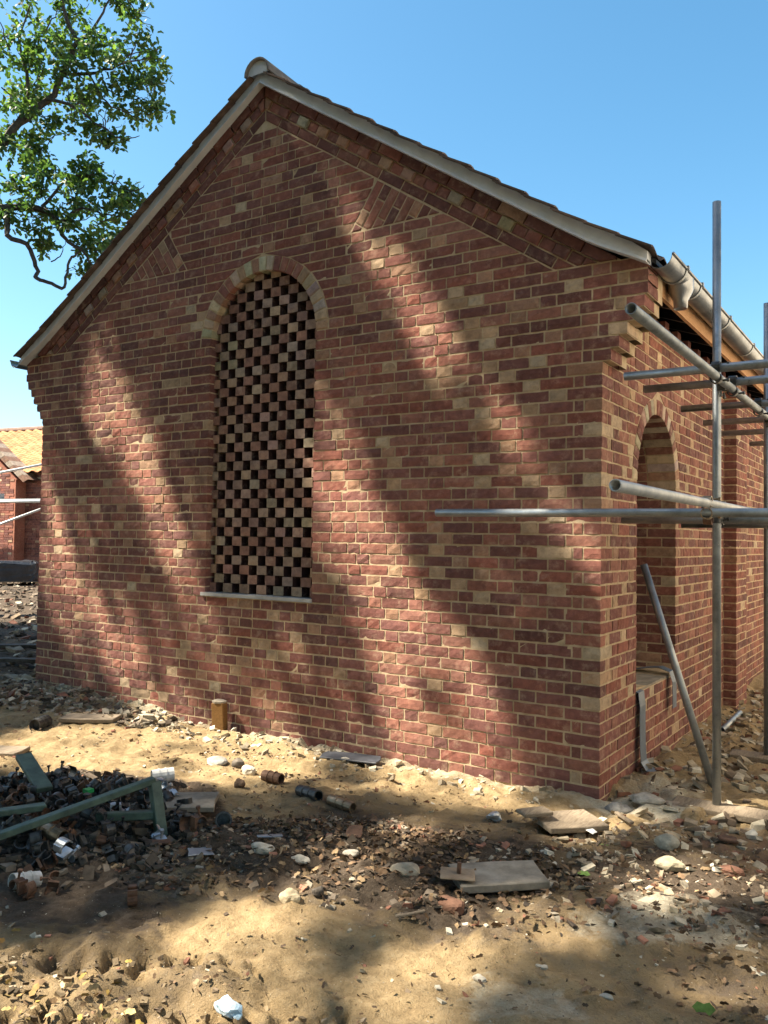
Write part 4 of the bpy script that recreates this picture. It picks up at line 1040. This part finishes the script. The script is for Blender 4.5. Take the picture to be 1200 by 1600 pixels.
# pallet with a black-wrapped stack
pal = empty('pallet', (-18.8, 10.07, gz(-18.8, 10.07)), 'timber pallet under the black wrapped stack at the left edge', 'pallet', rz=math.radians(57))
for x in (-.95, -.05, .85):
    m_ = MB(); m_.box(x, x + .14, -.5, .5, .0, .10); o = m_.build('bearer', MAT['fascia']); o.parent = pal
for y in (-.5, -.2, .1, .4):
    m_ = MB(); m_.box(-1.0, 1.05, y, y + .1, .102, .125); o = m_.build('deck_board', MAT['board']); o.parent = pal
m_ = MB(); N_ = 14; V = []; F = []
for j in range(9):
    for i in range(N_ * 2 + 12):
        t_ = i / (N_ * 2 + 12) * 2 * math.pi; sx = math.copysign(abs(math.cos(t_)) ** .35, math.cos(t_)); sy = math.copysign(abs(math.sin(t_)) ** .35, math.sin(t_))
        zf = j / 8; b_ = 1 + rng.uniform(-.015, .015) - (.12 if j == 8 else 0)
        V.append((sx * .98 * b_, sy * .5 * b_, .13 + .58 * zf + (rng.uniform(-.03, .03) if j > 0 else 0)))
nn = N_ * 2 + 12
F = [(j * nn + i, j * nn + (i + 1) % nn, (j + 1) * nn + (i + 1) % nn, (j + 1) * nn + i) for j in range(8) for i in range(nn)] + [tuple(range(8 * nn, 9 * nn))]
m_.add(V, F); o = m_.build('wrapped_stack', MAT['plastic']); o.location = pal.location; o.rotation_euler.z = math.radians(57); tag(o, 'stack wrapped in black polythene standing on a pallet, far left', 'stack')

# ------------------------------------------------------------------ rubble, litter and the things lying in the yard
CH = [np.array([(sx * nrg.uniform(.6, 1), sy * nrg.uniform(.5, 1), sz * nrg.uniform(.35, 1)) for sz in (-1, 1) for sy in (-1, 1) for sx in (-1, 1)]) for _ in range(24)]
CHF = [(0, 2, 3, 1), (4, 5, 7, 6), (0, 1, 5, 4), (2, 6, 7, 3), (0, 4, 6, 2), (1, 3, 7, 5)]
def scatter(name, label, n, poly, smin, smax, pal, flat=.6, sink=.3, power=2.5, dens=None):
    xs = [q[0] for q in poly]; ys = [q[1] for q in poly]; V = []; F = []; c_ = []; k = 0; tries = 0
    X = nrg.uniform(min(xs), max(xs), n * 4); Y = nrg.uniform(min(ys), max(ys), n * 4); ok = inpoly(X, Y, poly)
    ok &= nrg.random(n * 4) < np.clip(.55 + 1.3 * fbm(X * 2.3 + len(name), Y * 2.3, 3), .05, 1)
    ok &= ~((np.abs(X) < HW + .02) & (Y > -.015)); X = X[ok][:n]; Y = Y[ok][:n]; Z = ground_z(X, Y) - nrg.random(len(X)) ** 2 * .012
    for x, y, z in zip(X, Y, Z):
        s = smin + (smax - smin) * nrg.random() ** power; b = CH[rng.randrange(24)]; a = nrg.random() * 6.28; ca, sa = math.cos(a), math.sin(a)
        t1, t2 = nrg.normal() * .3, nrg.normal() * .3; p = b * np.array([s, s * nrg.uniform(.5, 1), s * flat * nrg.uniform(.5, 1.1)])
        q = np.stack([p[:, 0] * ca - p[:, 1] * sa, p[:, 0] * sa + p[:, 1] * ca, p[:, 2] + p[:, 0] * t1 + p[:, 1] * t2], -1) + np.array([x, y, z + s * flat * (1 - 2 * sink)])
        o_ = len(V); V.extend(q.tolist()); F.extend([tuple(i + o_ for i in f) for f in CHF])
        cc = np.array(pal[rng.randrange(len(pal))]) * nrg.uniform(.75, 1.2); c_.extend([cc] * 8)
    o = mk(name, V, F, MAT['stone'], None, c_, kind='stuff'); o['label'] = label; o['category'] = 'rubble'; return o
PALE = [(.45, .40, .30), (.52, .48, .39), (.36, .30, .21), (.30, .25, .18)]; MIX = [(.20, .15, .10), (.30, .24, .17), (.12, .09, .065), (.38, .33, .25), (.25, .12, .08)]; DARK = [(.05, .04, .032), (.09, .07, .05), (.13, .10, .075), (.2, .16, .12)]
scatter('wall_rubble', 'pale mortar crumbs along the foot of the gable', 1000, [(-2.9, .0), (2.8, .0), (2.9, -.3), (1.4, -.42), (-.4, -.45), (-2.9, -.35)], .005, .035, PALE, .7, .3, 3)
scatter('side_rubble', 'broken stones and mortar along the side wall', 2000, [(2.74, -.2), (2.74, 5), (4.2, 5), (4.2, .2), (3.3, -.5)], .008, .05, PALE + MIX, .55, .3, 2.6)
scatter('yard_grit', 'small stones strewn over the yard', 2400, [(-2, -.3), (2.6, -.4), (4.4, -.3), (4.4, -2.4), (2.4, -3.5), (1, -3.2), (-1, -2.2)], .003, .017, PALE + MIX, .6, .3, 3)
MU2 = [(.95, -2.3), (1.2, -1.5), (1.7, -1.1), (2.5, -1.0), (3.3, -1.3), (3.2, -1.95), (2.4, -2.05), (1.7, -2.4)]
scatter('mulch_rubble', 'dark debris strewn in the middle of the yard', 2000, MU2, .004, .026, DARK + MIX, .45, .25, 2.4)
scatter('right_rubble', 'lime and brick crumbs scattered on the right', 1150, [(2.8, -.3), (4.4, -.3), (4.4, -1.8), (3.2, -1.8), (2.7, -1.2)], .005, .032, PALE + MIX, .55, .3, 2.8)
scatter('left_rubble', 'dark clods behind the heap on the left', 3800, [(-7, -.6), (-2.75, -.6), (-2.75, 3), (-11, 8), (-20, 14), (-22, 10), (-12, 4)], .015, .09, DARK + MIX, .55, .3, 2.4)
scatter('corner_clods', 'dark clods below the left end of the gable', 1300, [(-2.9, -.9), (-2.8, -.05), (-.5, -.1), (-.8, -.55), (-2, -.8)], .008, .05, DARK + MIX + PALE[:1], .55, .3, 2.6)
scatter('rut_clods', 'clods of churned mud in the lower left', 500, RUT, .004, .017, [(.08, .06, .038), (.14, .105, .065), (.22, .165, .10)], .7, .35, 2.2)
scatter('heap_dirt', 'dark dirt and scraps under the heap of fittings', 1500, [(-.3, -2.6), (-.3, -1.4), (.6, -1.35), (1.25, -1.75), (1.5, -2.4), (1.1, -2.7)], .008, .045, DARK, .6, .3, 2.2)
# dead leaves
def litter(name, label, n, poly, size, pal):
    xs = [q[0] for q in poly]; ys = [q[1] for q in poly]; X = nrg.uniform(min(xs), max(xs), n * 4); Y = nrg.uniform(min(ys), max(ys), n * 4); ok = inpoly(X, Y, poly) & (nrg.random(n * 4) < np.clip(.5 + 1.4 * fbm(X * 2.7, Y * 2.7 + 3, 3), .03, 1))
    ok &= ~((np.abs(X) < HW + .02) & (Y > -.02)); X = X[ok][:n]; Y = Y[ok][:n]; m = len(X); P = np.stack([X, Y, ground_z(X, Y) + nrg.uniform(.004, .02, m)], -1); d = nrg.normal(size=(m, 3)); d[:, 2] *= .35
    V, F, cc = leaves(P, d, nrg.uniform(.6, 1.3, m) * size, np.array(pal)[nrg.integers(0, len(pal), m)] * nrg.uniform(.7, 1.2, (m, 1)))
    o = mk(name, V, F, MAT['litter'], None, cc, kind='stuff'); o['label'] = label; o['category'] = 'leaves'
BRN = [(.13, .08, .045), (.19, .12, .07), (.09, .06, .04), (.26, .18, .1)]
litter('leaf_litter', 'brown dead leaves strewn over the middle of the yard', 1500, MU2, .038, BRN)
litter('leaf_litter', 'brown leaves lying about the right of the yard', 700, [(2.2, -.5), (4.4, -.2), (4.4, -2), (3, -2.2), (2.2, -1.5)], .038, BRN)
litter('leaf_litter', 'small brown leaf scraps trodden into the open ground', 1500, [(-1, -.4), (2.4, -.35), (4.4, -.6), (4.4, -2.4), (2.6, -3.4), (1.2, -2.8), (-.6, -1.6)], .022, BRN)
litter('yellow_leaves', 'yellow leaves in the wet mud at the lower left', 190, [(1.5, -3.4), (1.45, -2.85), (1.8, -2.75), (2.15, -3.0), (2.45, -3.15), (2.2, -3.7)], .036, [(.36, .25, .07), (.40, .31, .13), (.33, .21, .08), (.22, .16, .06), (.4, .32, .18), (.2, .13, .07)])
litter('leaf_litter', 'few dead leaves on the left of the yard', 500, [(-2.5, -.2), (1.2, -.3), (1.5, -2.6), (.6, -2.9), (-2, -1.8)], .035, BRN)

def lump(name, x, y, s, label, cat='stone', col=(.45, .40, .32), sq=(1, .8, .6), seed=0, mat='stone', rz=0., sink=.25, group=None, rough=.35, flatcut=False):
    import bmesh
    bm = bmesh.new(); bmesh.ops.create_icosphere(bm, subdivisions=3, radius=1)
    for v in bm.verts:
        p = np.array(v.co); r = 1 + rough * float(vnoise(p[0] * 1.3 + seed * 7.1 + 20, p[1] * 1.3 + 20, p[2] * 1.3 + 20)) * 2 + .12 * float(vnoise(p[0] * 4 + seed + 20, p[1] * 4 + 20, p[2] * 4 + 20))
        q = p * r; m = max(abs(q)); q = q * (.62 + .38 / max(.6, m)) if flatcut else q
        v.co = Vector((q[0] * sq[0] * s, q[1] * sq[1] * s, q[2] * sq[2] * s))
    me = bpy.data.meshes.new(name); bm.to_mesh(me); bm.free(); me.materials.append(MAT[mat])
    a = me.attributes.new('bcol', 'FLOAT_COLOR', 'POINT'); a.data.foreach_set('color', [*(k * .8 for k in col), 1.] * len(me.vertices))
    o = bpy.data.objects.new(name, me); COL.objects.link(o); o.location = (x, y, gz(x, y) + s * sq[2] * (1 - 2 * sink)); o.rotation_euler.z = rz
    return tag(o, label, cat, group)
lump('stone', 2.13, -2.16, .042, 'round pale stone alone on the sandy ground', col=(.55, .46, .31), sq=(1, .85, .8), seed=1)
lump('stone', .36, -.76, .07, 'flat pale stone near the timber post stub', col=(.52, .5, .45), sq=(1.1, .7, .4), seed=2)
lump('stone', .53, -.74, .04, 'small grey round stone beside the flat pale one', col=(.2, .17, .14), sq=(1, 1, .9), seed=3)
lump('stone', .67, -.79, .05, 'white angular stone right of the grey round one', col=(.6, .55, .45), sq=(1, .6, .7), seed=4)
lump('stone', .84, -1.06, .032, 'brown pebble on the sunlit sand patch', col=(.18, .12, .08), sq=(1, 1, .9), seed=5)
lump('stone', 2.42, -1.72, .06, 'jagged pale stone on the leaf litter left of the bolt plate', col=(.42, .36, .27), sq=(1.2, .7, .5), seed=6)
lump('stone', 2.2, -2.06, .026, 'small dark stone right of the round pale stone', col=(.1, .085, .07), sq=(1, 1, .8), seed=7)
lump('brick_fragment', 2.72, -1.86, .055, 'rusty brown brick fragment below the bolt plate', 'brick', (.17, .09, .06), (1.2, .8, .5), 8, flatcut=True)
lump('brick_fragment', 3.6, -.76, .05, 'pinkish brick fragment on the right sunlit patch', 'brick', (.30, .15, .10), (1.1, .7, .5), 9, flatcut=True)
lump('stone', 3.34, -.86, .05, 'cream stone at the back of the right sunlit patch', col=(.46, .40, .28), sq=(1.2, .8, .7), seed=10)
lump('stone', 3.27, -.62, .05, 'grey-cream stone behind the right sunlit patch', col=(.38, .36, .29), sq=(1.1, .8, .7), seed=11)
lump('stone', 2.98, .06, .07, 'large pale stone beside the corner of the wall', col=(.46, .42, .36), sq=(1.3, .8, .45), seed=12)
lump('stone', 3.14, .10, .06, 'flat pinkish stone left of the upright pole foot', col=(.38, .31, .25), sq=(1.3, .9, .35), seed=13)
lump('stone', 2.86, -.06, .06, 'grey rounded stone just outside the wall corner', col=(.3, .29, .27), sq=(1.2, .9, .6), seed=14)
lump('tarpaulin', -9.75, 3.45, .45, 'dark tarpaulin lump on the ground at the far left edge', 'tarpaulin', (.02, .02, .022), (1.2, .8, .6), 16, mat='plastic')
lump('crumpled_bag', 2.51, -2.93, .05, 'crumpled blue and white plastic wrapper at the bottom edge', 'wrapper', (.5, .6, .7), (1.1, .6, .5), 17, mat='blue', rough=.6)
lump('crumpled_foil', 2.36, -.68, .04, 'grey crumpled scrap of sheeting on the dark soil', 'scrap', (.5, .5, .5), (1, .7, .7), 18, mat='pale_metal', rough=.8)
lump('stone', 1.13, -1.78, .03, 'white stone against the green frame foot', col=(.62, .6, .55), sq=(1.2, .8, .6), seed=19)
k = 0
for (x, y, s, l) in ((1.75, -1.9, .045, 'pale flat stone among dark debris, left one of the group'), (1.95, -1.86, .04, 'pale flat stone among dark debris, right one of the group'), (2.06, -1.62, .035, 'buff stone behind the debris strip'), (3.2, -2.05, .018, 'tiny white pebble on the shaded earth, front right'), (3.05, -2.25, .022, 'white pebble near the lower sandy edge'), (3.45, -2.1, .02, 'white pebble left of the green leaf'), (1.05, .0 - .25, .03, 'buff stone beside the dark slate sheet')):
    k += 1; lump('stone', x, y, s, l, col=(.5, .46, .38), sq=(1.2, .8, .5), seed=30 + k)

def slab(name, x, y, L, W, H, rz, label, mat, cat, tilt=(0, 0), dz=0., jag=.01):
    """broken flat piece with uneven outline"""
    m_ = MB(); n = 8; P = []
    for i in range(n):
        a = 2 * math.pi * i / n + 1e-4; c_, s_ = math.cos(a), math.sin(a); k_ = 1 / max(abs(c_), abs(s_)); P.append((c_ * k_ * L / 2 + rng.uniform(-jag, jag), s_ * k_ * W / 2 + rng.uniform(-jag, jag)))
    V = [(a, b, 0) for a, b in P] + [(a, b, H) for a, b in P]; m_.add(V, [tuple(reversed(range(n))), tuple(range(n, 2 * n))] + [(i, (i + 1) % n, n + (i + 1) % n, n + i) for i in range(n)])
    o = m_.build(name, MAT[mat]); o.location = (x, y, gz(x, y) + dz + .012); o.rotation_euler = (tilt[0] * .5, tilt[1] * .5, rz)
    md = o.modifiers.new('bevel', 'BEVEL'); md.width = min(.004, H * .25); md.segments = 1
    return tag(o, label, cat)
slab('concrete_slab', 2.76, -1.48, .40, .24, .035, .72, 'weathered slab lying half under the bolt plate', 'concrete', 'slab', (.03, -.02), .012, .006)
bp = empty('base_plate', (2.64, -1.64, gz(2.62, -1.66) + .05), 'square steel base plate with an upright bolt', 'base plate', rz=.4); bp.rotation_euler = (.02, .04, .5)
m_ = MB(); m_.box(-.075, .075, -.06, .06, 0, .008); o = m_.build('plate', MAT['red_dirt']); o.parent = bp; o.modifiers.new('bevel', 'BEVEL').width = .003
m_ = MB(); m_.tube((.005, .0, .004), (.006, .002, .055), .010, 10); o = m_.build('bolt', MAT['fitrust']); o.parent = bp
slab('board_piece', 2.74, -.57, .34, .26, .03, .85, 'grey board lying before the wall corner', 'board', 'board', (.02, .03), .01, .006)
slab('board_offcut', 2.60, -.69, .17, .10, .02, .95, 'small offcut lying on the left of the grey board', 'board', 'board', (.03, .02), .045, .004)
slab('paper_scrap', 2.885, -.63, .07, .04, .004, -.5, 'white scrap of paper beside the grey board', 'white', 'paper', (.2, .15), .03, .006)
slab('stick', 2.965, -.32, .2, .022, .015, 2.3, 'splintered stick right of the grey board', 'board', 'stick', (0, .1), .012, .003)
slab('stick', 2.63, -2.02, .13, .014, .01, 1.0, 'thin stick on the sunlit sand at lower centre', 'board', 'stick', (0, 0), .004, .002)
slab('slate_sheet', 1.06, -.20, .40, .17, .012, .25, 'dark sheet lying near the foot of the gable', 'slate', 'sheet', (.08, .0), .012, .015)
slab('board_piece', -1.15, -.60, .42, .2, .03, .6, 'pale board on the ground left of the gable centre', 'board', 'board', (.02, .02), .0, .01)
slab('board_piece', -.98, -1.46, .3, .2, .03, .5, 'short pale board at the left edge of the sunlit ground', 'board', 'board', (.02, .02), .0, .01)
slab('concrete_slab', .88, -1.56, .36, .26, .03, .65, 'flat grey slab behind the foot of the green frame', 'concrete', 'slab', (.02, .01), .01, .012)
slab('plastic_shard', 1.45, -2.0, .11, .07, .006, 1.0, 'blue-grey plastic shard on dark soil', 'pale_metal', 'shard', (.3, .2), .01, .012)
slab('metal_strip', 1.68, -1.76, .12, .03, .006, .9, 'narrow pale metal strip on the dark debris', 'pale_metal', 'strip', (.0, .1), .02, .004)
slab('plank', -4.74, 1.15, 1.2, .14, .04, .7, 'dark plank on the ground left of the wall', 'bark', 'plank', (0, 0), .03, .01)
slab('plank', -3.6, .3, .9, .12, .04, .5, 'dark plank close to the left corner of the wall', 'bark', 'plank', (0, 0), .03, .01)
slab('tile_shard', 1.22, -2.05, .1, .045, .01, .8, 'red tile shard in front of the green frame', 'fitrust', 'shard', (.1, .05), .01, .008)
slab('tile_shard', 3.5, -.35, .09, .06, .015, .2, 'red tile shard on the reddish soil', 'fitrust', 'shard', (.05, .05), .01, .01)
slab('tile_shard', 1.98, -1.48, .07, .08, .01, .4, 'upright brown tile shard among the dead leaves', 'fitrust', 'shard', (1.0, .1), .01, .01)
for (x, y, s, l) in ((3.70, -1.98, .075, 'bright green oak leaf on the ground at lower right'), (2.98, -.78, .05, 'small green leaf behind the middle slab'), (3.02, -1.2, .06, 'green leaf on debris right of the slab')):
    P = np.array([(x, y, gz(x, y) + .012)]); V, F, cc = leaves(P, np.array([(1., .2, .05)]), np.array([s]), np.array([(.11, .19, .045)])); o = mk('fallen_leaf', V, F, MAT['litter'], None, cc, center=True); tag(o, l, 'leaf')

# timber post stub with mortar on its head
ps = empty('post_stub', (-.26, -.085, gz(-.26, -.085) - .03), 'short timber post stub with mortar on its head before the gable', 'post', rz=.3)
m_ = MB(); m_.box(-.05, .05, -.04, .04, 0, .235); o = m_.build('stake', MAT['post']); o.parent = ps; o.rotation_euler = (0, -.05, 0); o.modifiers.new('bevel', 'BEVEL').width = .006
m_ = MB(); m_.add([(c_ * .056 * math.cos(a), .045 * c_ * math.sin(a), z) for z, c_ in ((.232, 1.05), (.246, 1.08), (.256, .6)) for a in [i * math.pi / 5 + .1 for i in range(10)]], [(r * 10 + i, r * 10 + (i + 1) % 10, (r + 1) * 10 + (i + 1) % 10, (r + 1) * 10 + i) for r in range(2) for i in range(10)] + [tuple(range(20, 30))]); o = m_.build('mortar_cap', MAT['concrete']); o.parent = ps; o.location.x = -.012

# loose sleeves and pipes
def sleeve(name, a, b, r, label, mat, cat='sleeve', hollow=.006):
    pa = (a[0], a[1], gz(*a[:2]) + r * .8 + (a[2] if len(a) > 2 else 0)); pb = (b[0], b[1], gz(*b[:2]) + r * .8 + (b[2] if len(b) > 2 else 0))
    m_ = MB(); m_.tube(pa, pb, r, 14, hollow=hollow); d = (Vector(pb) - Vector(pa))
    for f in (.3, .62): m_.tube(Vector(pa) + d * f, Vector(pa) + d * (f + .06), r + .004, 14)
    o = m_.build(name, MAT[mat], None, center=True); return tag(o, label, cat)
sleeve('steel_sleeve', (.86, -.86), (1.0, -.86), .034, 'rusty steel sleeve, leftmost of three lying before the gable', 'fitrust')
sleeve('steel_sleeve', (1.21, -.94), (1.41, -1.02), .033, 'grey steel sleeve, middle of three lying before the gable', 'fit')
sleeve('steel_sleeve', (1.48, -1.0), (1.66, -1.03), .03, 'tan steel sleeve, rightmost of three lying before the gable', 'brass')
sleeve('pipe_stub', (-1.33, -.86), (-1.28, -1.0), .05, 'short dark pipe stub on the shaded ground at left', 'fit')
sleeve('pipe_stub', (1.28, -1.66), (1.37, -1.76), .04, 'dark pipe stub right of the green frame', 'fit')
sleeve('steel_sleeve', (.66, -2.33, .06), (.90, -2.35, .04), .035, 'worn brass-toned sleeve at the front of the heap', 'brass')
sleeve('white_can', (1.055, -2.72, .0), (1.07, -2.60, .0), .034, 'dented white can in front of the heap at left', 'white', 'can', .002)
sleeve('white_bottle', (.41, -1.37, .02), (.48, -1.26, .02), .042, 'white plastic bottle lying behind the green frame', 'white', 'bottle', .002)

# heap of scaffold fittings with the green frame across it
HC = np.array([.48, -2.05])
def heap_h(x, y): return .13 * max(0., 1 - ((x - HC[0]) / .85) ** 2 - ((y - HC[1] - .35 * (x - .55) * 0) / .62) ** 2)
import bmesh
def fitting_mesh(kind):
    m_ = MB(); n = 8
    def band(cx, cy, R_, w, a0, a1, axis_=2, th=.006):
        V = []
        for ww in (-w, w):
            for r in (R_, R_ + th):
                for k_ in range(n + 1):
                    a = math.radians(a0 + (a1 - a0) * k_ / n); p = (cx + r * math.cos(a), cy + r * math.sin(a), ww); V.append(p if axis_ == 2 else (p[2], p[1], p[0]))
        m = n + 1; F = []
        for k_ in range(n): F += [(k_, k_ + 1, 2 * m + k_ + 1, 2 * m + k_), (m + k_ + 1, m + k_, 3 * m + k_, 3 * m + k_ + 1), (k_ + 1, k_, m + k_, m + k_ + 1), (2 * m + k_, 2 * m + k_ + 1, 3 * m + k_ + 1, 3 * m + k_)]
        m_.add(V, F)
    if kind == 'band': band(0, 0, .027, .025, -120, 120)
    elif kind == 'flap': band(0, 0, .03, .025, -70, 90); m_.box(-.006, .03, .03, .036, -.02, .02)
    elif kind == 'pad': m_.box(-.03, .03, -.006, .006, -.025, .025)
    elif kind == 'bolt': m_.tube((-.035, 0, 0), (.03, 0, 0), .006, 7); m_.tube((.02, 0, 0), (.033, 0, 0), .012, 6)
    me = bpy.data.meshes.new(kind); me.from_pydata(m_.v, [], m_.f); me.update(); return me
FIT = {}
for kd in ('band', 'flap', 'pad', 'bolt'):
    for mt in ('fit', 'fitrust', 'pale_metal'):
        me = fitting_mesh(kd); me.materials.append(MAT[mt]); FIT[kd, mt] = me
def heap_fitting(x, y, z, lab, mt):
    t = bpy.data.objects.new('scaffold_coupler', None); COL.objects.link(t); t.location = (x, y, z); t.rotation_euler = [rng.uniform(0, 6.28) for _ in range(3)]; t.scale = (rng.uniform(.7, 1.05),) * 3; t.empty_display_size = .05
    for nm, kd, lo, ro in (('clamp_band', 'band', (0, -.034, 0), (0, 0, 0)), ('clamp_flap', 'flap', (0, .034, 0), (0, h if rng.random() < .5 else 0, 1.5)), ('pad', 'pad', (0, 0, 0), (0, 0, 0)), ('bolt', 'bolt', (.045, -.03, 0), (0, 0, .2))):
        c = bpy.data.objects.new(nm, FIT[kd, mt]); COL.objects.link(c); c.parent = t; c.location = lo; c.rotation_euler = ro
    tag(t, lab, 'coupler', 'loose couplers in the heap')
for i in range(160):
    while True:
        x, y = HC[0] + rng.uniform(-.85, .78), HC[1] + rng.uniform(-.62, .6)
        if math.hypot(x - 1.1, y + 1.98) < .17 or math.hypot(x - 1.2, y + 2.1) < .14: continue
        if heap_h(x, y) > .005 or rng.random() < .06: break
    r_ = rng.random(); mt = 'fit' if r_ < .74 else ('fitrust' if r_ < .9 else 'pale_metal')
    heap_fitting(x, y, gz(x, y) + .02 + heap_h(x, y) * rng.uniform(.25, 1.1), {'fit': 'dirty dark scaffold coupler in the heap under the green frame', 'fitrust': 'rust-brown scaffold coupler in the heap under the green frame', 'pale_metal': 'pale grey scaffold coupler in the heap under the green frame'}[mt], mt)
for (x, y, l) in ((1.16, -2.0, 'pale coupler jaw lying just right of the green frame foot'), (1.13, -2.72, 'muddy coupler by itself at the left, below the white can'), (1.2, -2.62, 'second muddy coupler below the white can'), (1.62, -2.55, 'mud-caked coupler alone on the trodden ground')): heap_fitting(x, y, gz(x, y) + .03, l, 'pale_metal' if x == 1.16 else 'fitrust')
def bar(a, b, w, t_, roll=0.):
    a = Vector(a); b = Vector(b); d = (b - a).normalized(); e = d.cross(Vector((0, 0, 1))).normalized(); g_ = e.cross(d); e, g_ = e * math.cos(roll) + g_ * math.sin(roll), g_ * math.cos(roll) - e * math.sin(roll)
    V = [p + e * (w / 2 * s1) + g_ * (t_ / 2 * s2) for p in (a, b) for s1, s2 in ((-1, -1), (1, -1), (1, 1), (-1, 1))]
    return V, [(0, 1, 5, 4), (1, 2, 6, 5), (2, 3, 7, 6), (3, 0, 4, 7), (3, 2, 1, 0), (4, 5, 6, 7)]
gf = empty('broken_trestle', (1.02, -1.84, gz(1.02, -1.84)), 'broken green metal frame lying across the heap of fittings', 'frame')
def gpart(name, a, b, w, t_, roll=0.):
    m_ = MB(); m_.add(*bar(a, b, w, t_, roll)); o = m_.build(name, MAT['green'], gf); o.modifiers.new('bevel', 'BEVEL').width = .004; return o
gpart('leg', (1.09, -1.91, .0), (.985, -1.87, .25), .055, .05)
gpart('rail', (.985, -1.87, .262), (.70, -2.64, .105), .05, .032)
gpart('cross_bar', (1.03, -1.9, .10), (.82, -2.1, .10), .045, .04)
def gthing(name, a, b, w, t_, label): m_ = MB(); m_.add(*bar(a, b, w, t_)); o = m_.build(name, MAT['green'], None, center=True); o.modifiers.new('bevel', 'BEVEL').width = .004; tag(o, label, 'bar')
gthing('plank_offcut', (-.09, -1.90, .23), (.30, -2.03, .13), .09, .03, 'pale green slat sticking out of the back of the heap')
gthing('green_bar', (.50, -2.6, .17), (.66, -2.28, .17), .06, .03, 'short green bar behind the long rail at left')
m_ = MB(); m_.box(.62, .66, -2.03, -1.99, .17, .19); tag(m_.build('bottle_top', MAT['green_plastic'], None, center=True), 'small bright green plastic cap on the heap', 'cap')
